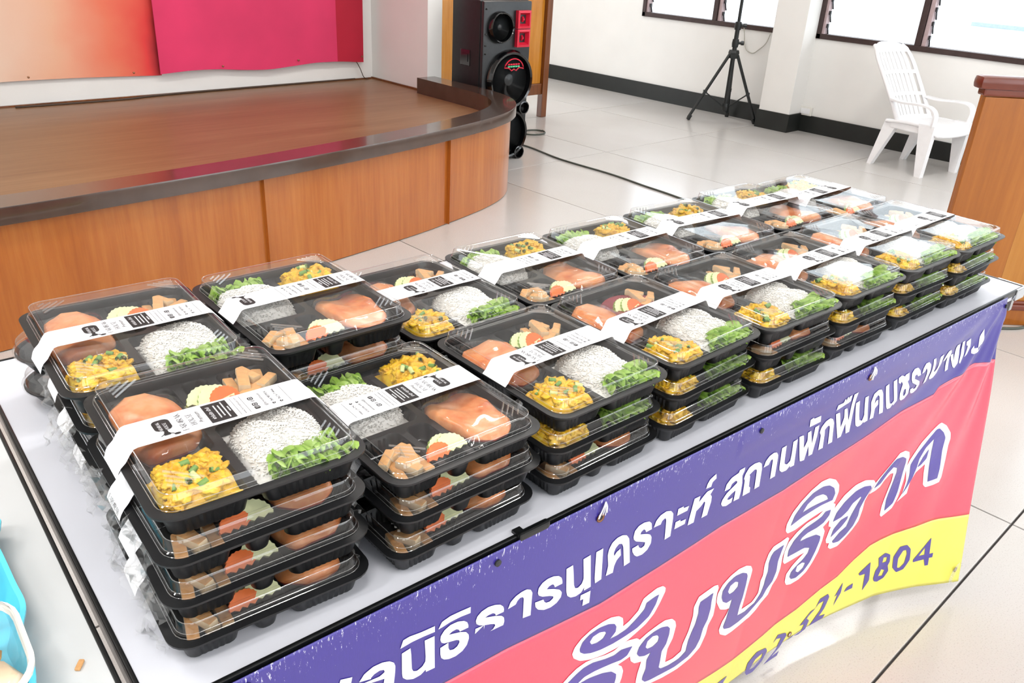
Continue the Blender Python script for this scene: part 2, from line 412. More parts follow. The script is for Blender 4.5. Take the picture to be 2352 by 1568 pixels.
# ================================================================== stage
OUT = [(-1.4, 3.03), (.5, 3.055), (1.0, 3.075), (1.56, 3.115), (2.07, 3.18), (2.45, 3.24), (2.68, 3.29), (2.9, 3.345), (3.1, 3.41), (3.28, 3.5), (3.43, 3.63), (3.53, 3.8), (3.575, 4.0), (3.585, 4.3), (3.59, 4.6)]
def offset(path, d):
    out = []
    for i, p in enumerate(path):
        a = path[max(0, i - 1)]; b = path[min(len(path) - 1, i + 1)]; t = (b - a).normalized(); n = Vector((t.y, -t.x, 0)); out.append(p + n * d)
    return out
def build_stage():
    t = thing('stage', 'low wooden stage with a curved orange front and dark raised edge', 'stage')
    P = smooth_path([(x, y, 0) for x, y in OUT], 5)
    # front panels between the seams
    cuts = [-2, .35, 1.56, 2.68, 9]; cuts_i = []
    for a, b in zip(cuts, cuts[1:]):
        seg = [p for p in P if a - 1e-6 <= p.x <= b + .09 and True]
        if b < 9: seg = [p for p in P if a <= p.x <= b] 
        else: seg = P[[k for k, p in enumerate(P) if p.x >= a][0]:]
        if len(seg) < 2: continue
        # bring the ends to the seam
        lo, hi = seg[0].copy(), seg[-1].copy()
        k = P.index(seg[-1])
        if b < 9 and k + 1 < len(P): q = P[k + 1]; s = (b - .0006 - hi.x) / (q.x - hi.x); seg = seg + [hi + (q - hi) * s]
        k = P.index(lo)
        if k > 0: q = P[k - 1]; s = (lo.x - a - .0006) / (lo.x - q.x); seg = [lo + (q - lo) * s] + seg
        inn = offset(seg, -.018); loops = []
        for o_, i_ in zip(seg, inn): loops.append([(o_.x, o_.y, .004), (o_.x, o_.y, .458), (i_.x, i_.y, .458), (i_.x, i_.y, .004)])
        MB().loft(loops, 0, True, True).build('front_panel', 'stage_front', t, 30)
    # raised dark edge
    o_, i_ = offset(P, .03), offset(P, -.115); prof = []
    for a, b, c in zip(o_, i_, P):
        prof.append([(a.x, a.y, .452), (a.x, a.y, .505), (a.x * .94 + c.x * .06, a.y * .94 + c.y * .06, .512), (b.x, b.y, .512), (b.x, b.y, .39), (c.x * .9 + b.x * .1, c.y * .9 + b.y * .1, .39), (c.x, c.y, .452)])
    MB().loft(prof, 0, True, True).build('edge_trim', 'stage_trim', t, 35)
    ii = offset(P, -.05)
    lp = [(p.x, p.y) for p in ii] + [(3.555, 4.61), (3.555, 5.245), (-1.4, 5.245)]
    MB().poly([lp], lambda x, y: (x, y, .412)).build('deck', 'stage_deck', t)
    b = MB(); b.box((1.05, 5.235, .416), (5.0, .016, .008)); b.box((3.548, 4.93, .418), (.012, .62, .012)); b.build('edge_bead', 'cabinet_post', t)
build_stage()

def cloth(name, mats, x0, x1, z0, z1, y, label, amp=.012, red_from=None):
    m = MB(); nu, nv = 60, 24
    def fn(u, v):
        x = x0 + (x1 - x0) * u; s = math.sin(u * 17 + 1.5 * v) * .5 + math.sin(u * 41 - 2 * v) * .25 + math.sin((u * 2 + v) * 6) * .5
        sag = .012 * math.sin(u * PI * 3.2)
        return (x, y - .012 - amp * (1 + s), z0 + sag * (1 - v) + (z1 - z0) * v)
    m.grid(nu, nv, fn)
    back = [(p[0], p[1] + .004, p[2]) for p in m.v]; n = len(m.v)
    m.add(back, [tuple(reversed(f)) for f in m.f[:nu * nv]])
    if red_from is not None:
        for k, f in enumerate(m.f):
            if m.v[f[0]][0] > red_from: m.mi[k] = 1
    o = m.build(name, mats, None, True); return tag(o, label, 'backdrop cloth')
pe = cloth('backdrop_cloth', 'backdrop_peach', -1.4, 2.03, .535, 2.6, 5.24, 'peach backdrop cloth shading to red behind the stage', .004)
pk = cloth('backdrop_cloth', ['backdrop_pink', 'backdrop_red'], 2.01, 3.455, .54, 2.6, 5.215, 'bright pink backdrop cloth hanging behind the stage', .011, 3.22)
sc = MB().lathe([(.006, 0), (.006, .006), (.003, .008)], 10, axis='y').mesh('screw', 'eyelet_copper', 40)
for par, l in ((pe, [(1.29, .57), (1.85, .56)]), (pk, [(2.4, .566), (2.93, .575), (3.43, .575)])):
    for x, z in l: link('screw', sc, par, (x, 5.183, z))
tag(MB().tube(smooth_path([(1.2, 5.19, .417), (1.75, 5.17, .417), (1.95, 5.2, .418), (2.3, 5.22, .418), (2.9, 5.228, .418), (3.4, 5.232, .418)], 6), .006, 6).build('cable', 'cable_brown', None, True), 'thin brown cable running along the back of the stage', 'cable')
tag(MB().tube(smooth_path([(3.38, 5.20, .56), (3.42, 5.2, .5), (3.46, 5.21, .43), (3.50, 5.22, .418)], 5), .003, 5).build('cord', 'cable_brown', None, True), 'thin dark cord hanging below the pink cloth', 'cord')

# ================================================================== background things
def build_cabinet():
    t = thing('cabinet', 'tall varnished wooden cabinet on legs behind the loudspeaker', 'cabinet', (0, 0, 0))
    x0, x1, y = 3.915, 5.245, 5.107; H = 1.75
    for x in (x0 + .03, x1 - .03):
        for yy in (y + .03, y + .42): MB().box((x, yy, H / 2), (.06, .06, H), bev=.006).build('leg', 'cabinet_post', t)
    for z, h in ((.235, .09), (H - .05, .1)): MB().box(((x0 + x1) / 2, y + .035, z), (x1 - x0 - .12, .04, h), bev=.005).build('rail', 'cabinet_post', t)
    wpan = (x1 - x0 - .12) / 2
    for k in (0, 1): 
        d = MB().box((x0 + .06 + wpan * (k + .5), y + .045, (H + .18) / 2), (wpan - .004, .02, H - .38), bev=.003).build('door', 'cabinet_wood', t)
    b = MB(); b.box((x0 + .015, y + .23, (H + .19) / 2), (.015, .34, H - .2)); b.box((x1 - .015, y + .23, (H + .19) / 2), (.015, .34, H - .2)); b.box(((x0 + x1) / 2, y + .44, (H + .19) / 2), (x1 - x0 - .12, .015, H - .2)); b.box(((x0 + x1) / 2, y + .23, .2), (x1 - x0 - .08, .36, .015))
    b.build('carcass', 'cabinet_wood', t)
build_cabinet()

def build_speaker():
    t = thing('loudspeaker', 'tall black loudspeaker with red horns and two round woofers', 'loudspeaker', (3.69, 4.2, 0), R(-2))
    W, D, H = .41, .31, 1.02
    m = MB(); m.box((W / 2, D / 2 + .02, H / 2 + .03), (W, D - .02, H - .06), bev=.012); m.build('cabinet_box', 'speaker_black', t, 40)
    f = MB(); f.box((W / 2, .012, H / 2 + .03), (W - .006, .03, H - .07), bev=.01); f.box((W / 2, .004, .665), (W - .02, .012, .012)); f.build('front_baffle', 'speaker_cone', t, 40)
    def ring(c, r, name, deep=.03):
        q = MB(); q.lathe([(r, 0), (r * 1.0, .03), (r * .93, .05), (r * .86, .045), (r * .82, .012), (r * .8, .004)], 40, c=(c[0], 0, c[1]), axis='y')
        o = q.build(name, 'speaker_gloss', t, 40)
        k = MB(); k.lathe([(r * .82, .014), (r * .55, .004), (r * .3, -.004), (r * .28, .006), (r * .15, .018), (0, .022)], 36, c=(c[0], 0, c[1]), axis='y'); k.build('cone', 'speaker_cone', o, True)
        return o
    ring((.13, .86), .098, 'midrange_driver'); w1 = ring((.225, .53), .192, 'woofer'); ring((.225, .18), .168, 'woofer')
    for z in (.79, .905):
        h = MB(); zz = z; a = .055
        h.loft([[(.315 - a + .01, -.03, zz - a), (.315 + a + .01, -.03, zz - a), (.315 + a + .01, -.03, zz + a), (.315 - a + .01, -.03, zz + a)],
                [(.315 - a + .022, -.034, zz - a + .014), (.315 + a - .004, -.034, zz - a + .014), (.315 + a - .004, -.034, zz + a - .014), (.315 - a + .022, -.034, zz + a - .014)],
                [(.3, .02, zz - .018), (.35, .02, zz - .018), (.35, .02, zz + .018), (.3, .02, zz + .018)]], 0, False, True)
        h.loft([[(.315 - a + .01, .0, zz - a), (.315 + a + .01, .0, zz - a), (.315 + a + .01, .0, zz + a), (.315 - a + .01, .0, zz + a)], [(.315 - a + .01, -.03, zz - a), (.315 + a + .01, -.03, zz - a), (.315 + a + .01, -.03, zz + a), (.315 - a + .01, -.03, zz + a)]])
        ho = h.build('horn', 'speaker_red', t); k = MB(); k.loft([[(.32, .012, zz - .03), (.34, .012, zz - .03), (.34, .012, zz + .03), (.32, .012, zz + .03)], [(.322, -.02, zz - .004), (.332, -.02, zz - .004), (.332, -.02, zz + .004), (.322, -.02, zz + .004)]], 0, True, True); k.build('phase_plug', 'speaker_red', ho)
    # display on the upper woofer: red rim with rows of lamps
    d = MB(); cx, cz = .235, .605
    arc = [(cx + .085 * math.cos(R(a)), cz - .012 + .075 * math.sin(R(a))) for a in range(8, 173, 12)] + [(cx - .045, cz + .006), (cx - .02, cz - .012), (cx, cz - .002), (cx + .02, cz - .012), (cx + .045, cz + .006)]
    d.tube([(x, -.048, z) for x, z in arc], .004, 5, closed=True); dd = d.build('display_rim', 'speaker_red', w1)
    for k in range(5):
        for z, mm in ((cz + .028, 'speaker_red'), (cz + .014, 'led_green')): MB().box((cx - .042 + k * .021, -.045, z), (.016, .006, .009)).build('lamp', mm, dd)
    for c in ((.345, .335), (.06, .335), (.32, .035), (.13, .035)): MB().lathe([(.042, 0), (.044, .05), (.036, .052), (.034, .01), (0, .008)], 24, c=(c[0], 0, c[1] + .01), axis='y').build('port', 'speaker_gloss', t, 40)
    hb = MB(); hb.box((-.002, .17, .66), (.006, .1, .1), bev=.003); hb.box((-.004, .17, .66), (.008, .06, .05)); hb.build('side_handle', 'speaker_gloss', t)
    s = MB()
    for z in (.97, .82, .75, .7): s.lathe([(.005, 0), (.005, .008), (.002, .01)], 8, c=(.02, -.003, z), axis='y')
    s.build('screws', 'speaker_gloss', t)
    for x in (.06, .35):
        for y in (.05, .28): MB().lathe([(.022, 0), (.025, .01), (.022, .035)], 14, c=(x, y, 0)).build('foot', 'speaker_black', t, 40)
build_speaker()

def build_tripod():
    C = (6.54, 4.17); hub = .585
    t = thing('speaker_stand', 'black tripod speaker stand in front of the window wall', 'tripod stand', (C[0], C[1], 0))
    MB().tube([(0, 0, .09), (0, 0, .78)], .019, 12).build('pole', 'tripod_black', t, 40)
    MB().tube([(0, 0, .74), (0, 0, 1.75)], .0135, 12).build('upper_pole', 'tripod_black', t, 40)
    for z in (.66, .80): 
        k = MB(); k.lathe([(.026, z - .03), (.03, z), (.026, z + .035)], 14); k.tube([(0, 0, z + .006), (.035, -.042, z + .006)], .012, 8); k.tube([(.03, -.036, z + .006), (.046, -.054, z + .006)], .018, 8); k.build('clamp_knob', 'tripod_black', t, 40)
    h = MB(); h.lathe([(.04, hub - .045), (.046, hub), (.04, hub + .022)], 6); h.build('hub', 'tripod_black', t)
    MB().lathe([(.026, .1), (.03, .13), (.026, .16)], 10).build('lower_collar', 'tripod_black', t)
    for fx, fy in ((-.23, .215), (.17, -.215), (.235, .12)):
        L = math.hypot(fx, fy); d = (fx / L, fy / L); top = (d[0] * .035, d[1] * .035, hub - .02)
        lg = MB().tube([top, (fx, fy, .02)], .0135, 8).build('leg', 'tripod_black', t, 40)
        MB().tube([(fx - d[0] * .02, fy - d[1] * .02, .045), (fx, fy, 0.004)], .018, 8).build('rubber_foot', 'tripod_black', lg, 40)
        mid = (top[0] * .42 + fx * .58, top[1] * .42 + fy * .58, top[2] * .42 + .02 * .58)
        MB().tube([mid, (d[0] * .02, d[1] * .02, .13)], .006, 6).build('brace', 'tripod_black', t)
        MB().box(mid, (.03, .03, .03), math.atan2(d[1], d[0])).build('brace_joint', 'tripod_black', lg)
build_tripod()
tag(MB().tube(smooth_path([(6.80, 4.285, .8), (6.825, 4.275, .72), (6.84, 4.266, .636), (6.84, 4.235, .585), (6.84, 4.171, .567), (6.84, 4.12, .6), (6.84, 4.059, .66), (6.84, 4.03, .74)], 5), .004, 6).build('cable', 'cable_pale', None, True), 'thin pale cable looped below the window beside the pier', 'cable')
o = thing('wall_socket', 'small white socket box on the wall beside the pier', 'wall socket', (XW, 3.56, .172))
MB().box((-.012, 0, 0), (.024, .115, .072), bev=.004).build('socket_box', 'outlet_ivory', o); MB().box((-.026, 0, 0), (.004, .08, .045), bev=.001).build('socket_plate', 'white_plastic', o)

def build_chair():
    # faces local +y
    t = thing('plastic_chair', 'white plastic armchair with a high slatted back under the window', 'chair', (6.36, 2.385, 0), R(168))
    pl = 'white_plastic'; sx = .2
    def seatfn(u, v):
        x = (u - .5) * .42 * (1 - .1 * (2 * v - 1) ** 4 * (v > .5)); y = -.16 + .40 * v
        z = .335 + .018 * math.sin(v * 3.2) - .03 * max(0, v - .8) / .2 * 1 - .012 * (1 - (2 * u - 1) ** 2); return (x, y, z)
    m = MB(); m.grid(14, 14, seatfn); n = len(m.v); f = list(m.f); m.add([(p[0], p[1], p[2] - .012) for p in m.v], [tuple(reversed(q)) for q in f])
    rim = [seatfn(i / 14, 0) for i in range(15)] + [seatfn(1, i / 14) for i in range(1, 15)] + [seatfn(1 - i / 14, 1) for i in range(1, 15)] + [seatfn(0, 1 - i / 14) for i in range(1, 14)]
    m.tube([(p[0], p[1], p[2] - .008) for p in rim], .012, 8, closed=True); m.build('seat', pl, t, 50)
    def bk(u, s):     # u across -1..1, s up 0..1 : leaning back surface
        y = -.11 - .31 * s - .05 * s * s + .045 * (u * u) * (1 - .4 * s); w_ = .19 + .012 * s - .045 * max(0, s - .8) / .2
        return Vector((u * w_, y, .30 + .53 * s))
    for k in range(7):
        ua, ub = -.78 + k * .226, -.78 + k * .226 + .165; q = MB()
        for side in (0, 1):
            pass
        loops = []
        for j in range(15):
            s = .1 + .8 * j / 14; a, b = bk(ua, s), bk(ub, s); loops.append([(a.x, a.y + .004, a.z), (b.x, b.y + .004, b.z), (b.x, b.y - .006, b.z), (a.x, a.y - .006, a.z)])
        q.loft(loops, 0, True, True).build('slat', pl, t, 40)
    for s0, s1 in ((-.02, .12), (.355, .395), (.62, .66), (.88, 1.0)):
        q = MB(); loops = []
        for j in range(13):
            u = -.95 + 1.9 * j / 12; top = s1 - (.06 * u ** 4 if s1 > .9 else 0); a, b = bk(u, s0), bk(u, top); loops.append([(a.x, a.y + .006, a.z), (a.x, a.y - .008, a.z), (b.x, b.y - .008, b.z), (b.x, b.y + .006, b.z)])
        q.loft(loops, 0, True, True).build('back_rail', pl, t, 40)
    for s in (-1, 1):
        q = MB().tube([bk(s * .98, j / 12) - Vector((0, 0, .02 * (j == 12))) for j in range(13)], [.018 - .004 * j / 12 for j in range(13)], 8); q.build('back_stile', pl, t, 50)
        a0 = bk(s, .3); arm = smooth_path([(a0.x * 1.02, a0.y, a0.z + .02), (s * .215, -.06, .472), (s * .23, .08, .482), (s * .228, .165, .474), (s * .217, .205, .43), (s * .205, .2, .35)], 5)
        q = MB(); loops = []
        for i, p in enumerate(arm):
            a = arm[max(0, i - 1)]; b = arm[min(len(arm) - 1, i + 1)]; tt = (b - a).normalized(); nn = Vector((0, -tt.z, tt.y)).normalized() if abs(tt.y) + abs(tt.z) > .1 else Vector((0, 0, 1)); wv = Vector((1, 0, 0)) * .024
            loops.append([p + wv + nn * .007, p - wv + nn * .007, p - wv - nn * .007, p + wv - nn * .007])
        q.loft(loops, 0, True, True).build('armrest', pl, t, 50)
        def leg(top, bot, wt, wb):
            a, b = Vector(top), Vector(bot); lp = []
            for k in range(5):
                p = a + (b - a) * k / 4; hw = (wt + (wb - wt) * k / 4) / 2; lp.append([(p.x - .022 * 1, p.y - hw, p.z), (p.x + .022, p.y - hw, p.z), (p.x + .02, p.y + hw, p.z), (p.x - .02, p.y + hw, p.z)])
            MB().loft(lp, 0, True, True).build('leg', pl, t, 40)
        leg((s * .205, .165, .36), (s * .205, .19, 0), .12, .045); leg((s * .185, -.12, .34), (s * .195, -.225, 0), .11, .03)
        q = MB(); q.box((s * .2, .02, .312), (.02, .3, .05), bev=.008); q.build('side_rail', pl, t)
build_chair()

def build_lectern():
    ang = math.atan2(-.301, .33)
    t = thing('lectern', 'brown wooden lectern with a dark moulded top behind the far table end', 'lectern', (3.554, 1.129, 0), ang)
    W, D = .62, .42
    MB().box((W / 2, .035, .04), (W + .02, .1, .08), bev=.006).build('plinth', 'lectern_wood', t)
    b = MB(); b.box((W / 2, .02, .083), (W + .03, .08, .028), bev=.008); b.box((W / 2, .015, .104), (W + .02, .06, .014), bev=.005); b.build('base_moulding', 'lectern_trim', t)
    MB().box((W / 2 + .08, D / 2 + .05, .48), (W - .26, D - .1, .96)).build('body', 'lectern_wood', t)
    for a, c in ((-.015, .272), (W - .06, W)): MB().box(((a + c) / 2, -.002, .52), (c - a, .024, .83), bev=.003).build('stile', 'lectern_wood', t)
    MB().box(((.278 + W - .066) / 2, .004, .52), (W - .066 - .278, .016, .82), bev=.002).build('inset_panel', 'lectern_panel', t)
    m = MB(); m.box((W / 2, .012, .953), (W + .05, .05, .03), bev=.008); m.build('neck_moulding', 'lectern_trim', t)
    m = MB(); m.box((W / 2 + .01, .01, .986), (W + .12, .07, .05), bev=.018); m.build('top', 'lectern_trim', t, 40)
build_lectern()

tag(MB().tube(smooth_path([(4.12, 4.55, .006), (4.3, 4.42, .006), (4.235, 3.95, .006), (4.235, 3.5, .006), (4.2, 3.18, .006), (4.17, 2.88, .006), (4.05, 2.2, .006), (3.85, 1.6, .006), (3.5, 1.3, .006), (3.44, 1.1, .006), (3.62, .98, .006), (3.78, .84, .006), (3.95, .74, .006), (4.3, .3, .006)], 8), .006, 6).build('cable', 'cable_grey', None, True), 'long dark cable trailing from the loudspeaker across the floor', 'cable')
ring = [(4.68 + .1 * math.cos(a * .35), 4.68 + .08 * math.sin(a * .35), .006 + .003 * (a // 18)) for a in range(0, 37)]
tag(MB().tube(ring, .005, 6).build('cable_coil', 'cable_grey', None, True), 'small coil of black cable on the floor beside the loudspeaker', 'cable')

# ================================================================== tables
def build_table(name, label, e1a, e1b, e2a, e2b, top_mat, corner=False):
    t = thing(name, label, 'table', T(e1a, e2a, 0), TY); L, D = e1b - e1a, e2b - e2a
    MB().box((L / 2, D / 2, TZ - .012), (L - .008, D - .008, .024)).build('tabletop', top_mat, t)
    e = MB(); z = TZ - .005
    for c, s in (((L / 2, .002, z), (L, .005, .013)), ((L / 2, D - .002, z), (L, .005, .013)), ((.002, D / 2, z), (.005, D, .013)), ((L - .002, D / 2, z), (.005, D, .013))): e.box(c, s, bev=.0015)
    e.build('edge_band', 'edge_black', t)
    a = MB()
    for c, s in (((L / 2, .035, TZ - .045), (L - .06, .02, .04)), ((L / 2, D - .035, TZ - .045), (L - .06, .02, .04)), ((.011, D / 2, TZ - .035), (.014, D - .02, .045)), ((L - .011, D / 2, TZ - .035), (.014, D - .02, .045))): a.box(c, s)
    a.build('apron', 'apron_grey', t)
    for x in (.12, L - .12):
        for y in (.07, D - .07): MB().tube([(x, y, TZ - .03), (x, y, 0)], .014, 10).build('leg', 'apron_grey', t, 40)
        MB().tube([(x, .07, .3), (x, D - .07, .3)], .01, 8).build('stretcher', 'apron_grey', t, 40)
    if corner:
        c = MB(); c.box((L - .02, -.0005, TZ - .011), (.044, .006, .026), bev=.002); c.box((L + .001, .028, TZ - .011), (.006, .06, .026), bev=.002); c.build('corner_bracket', 'silver', t)
        k = MB(); k.box((.443, -.0005, TZ - .001), (.048, .009, .011), bev=.003); k.box((.424, .004, TZ + .002), (.012, .012, .004)); k.build('edge_clip', 'edge_black', t)
    return t
build_table('folding_table', 'long white folding table with a black edge under the lunch boxes', .101, 1.962, .577, 1.372, 'table_white', True)
build_table('folding_table', 'greyish white table at the left, beside the one with lunch boxes', -1.72, .0925, .43, 1.24, 'table_grey')

# ================================================================== banner
BX = [-.5, .5, .8, 1.0, 1.15, 1.29, 1.43, 1.5, 1.64, 1.76, 1.88, 2.0]
BY = [0.0, .0, .015, .035, .050, .049, .036, .025, -.003, -.045, -.098, -.15]
def interp(x, X, Y):
    if x <= X[0]: return Y[0]
    for i in range(1, len(X)):
        if x <= X[i]: t = (x - X[i - 1]) / (X[i] - X[i - 1]); return Y[i - 1] + (Y[i] - Y[i - 1]) * t
    return Y[-1]
ZT, ZB, F0 = .752, .052, .573
def banner_pt(e1, z, off=0):
    v = max(0, (ZT - z) / (ZT - ZB)); e2 = F0 + v * interp(e1, BX, BY)
    # creases fan out from the pinned far top corner
    dx, dz = 1.9 - e1, .80 - z; a = math.atan2(dz, dx); r = math.hypot(dx, dz)
    k = max(0, 1 - r / .85) * min(1, v * 6)
    e2 += .0055 * k * math.sin(a * 15) + .002 * k * math.sin(a * 29 + 1)
    e2 += .0022 * math.sin(e1 * 9 + z * 5) * v + .0012 * math.sin(e1 * 19 + z * 13) * v * min(1, max(0, (e1 - .9) * 1.5))
    if z > .70 and e1 > .95: e2 -= .0015 * math.sin(min(1, (.752 - z) / .05) * PI)
    return T(e1, e2 - off, z)
B1 = [(-.3, .60), (.4153, .5946), (.5085, .5901), (.5989, .5777), (.6816, .5672), (.7578, .5689), (.8886, .57), (.9534, .5714), (1.0359, .5664), (1.1361, .5609), (1.2483, .5687), (1.4166, .5787), (1.5141, .5937), (1.6289, .5984), (1.6398, .6114), (1.692, .6208), (1.7521, .6225), (1.7782, .629), (1.868, .6161)]
B2 = [(-.3, .17), (.9, .17), (1.016, .1628), (1.0901, .1417), (1.1487, .1266), (1.25, .132), (1.3567, .1437), (1.4802, .1794), (1.5233, .2091), (1.5667, .2319), (1.5973, .2359), (1.6763, .241), (1.7784, .2398), (1.868, .2317)]
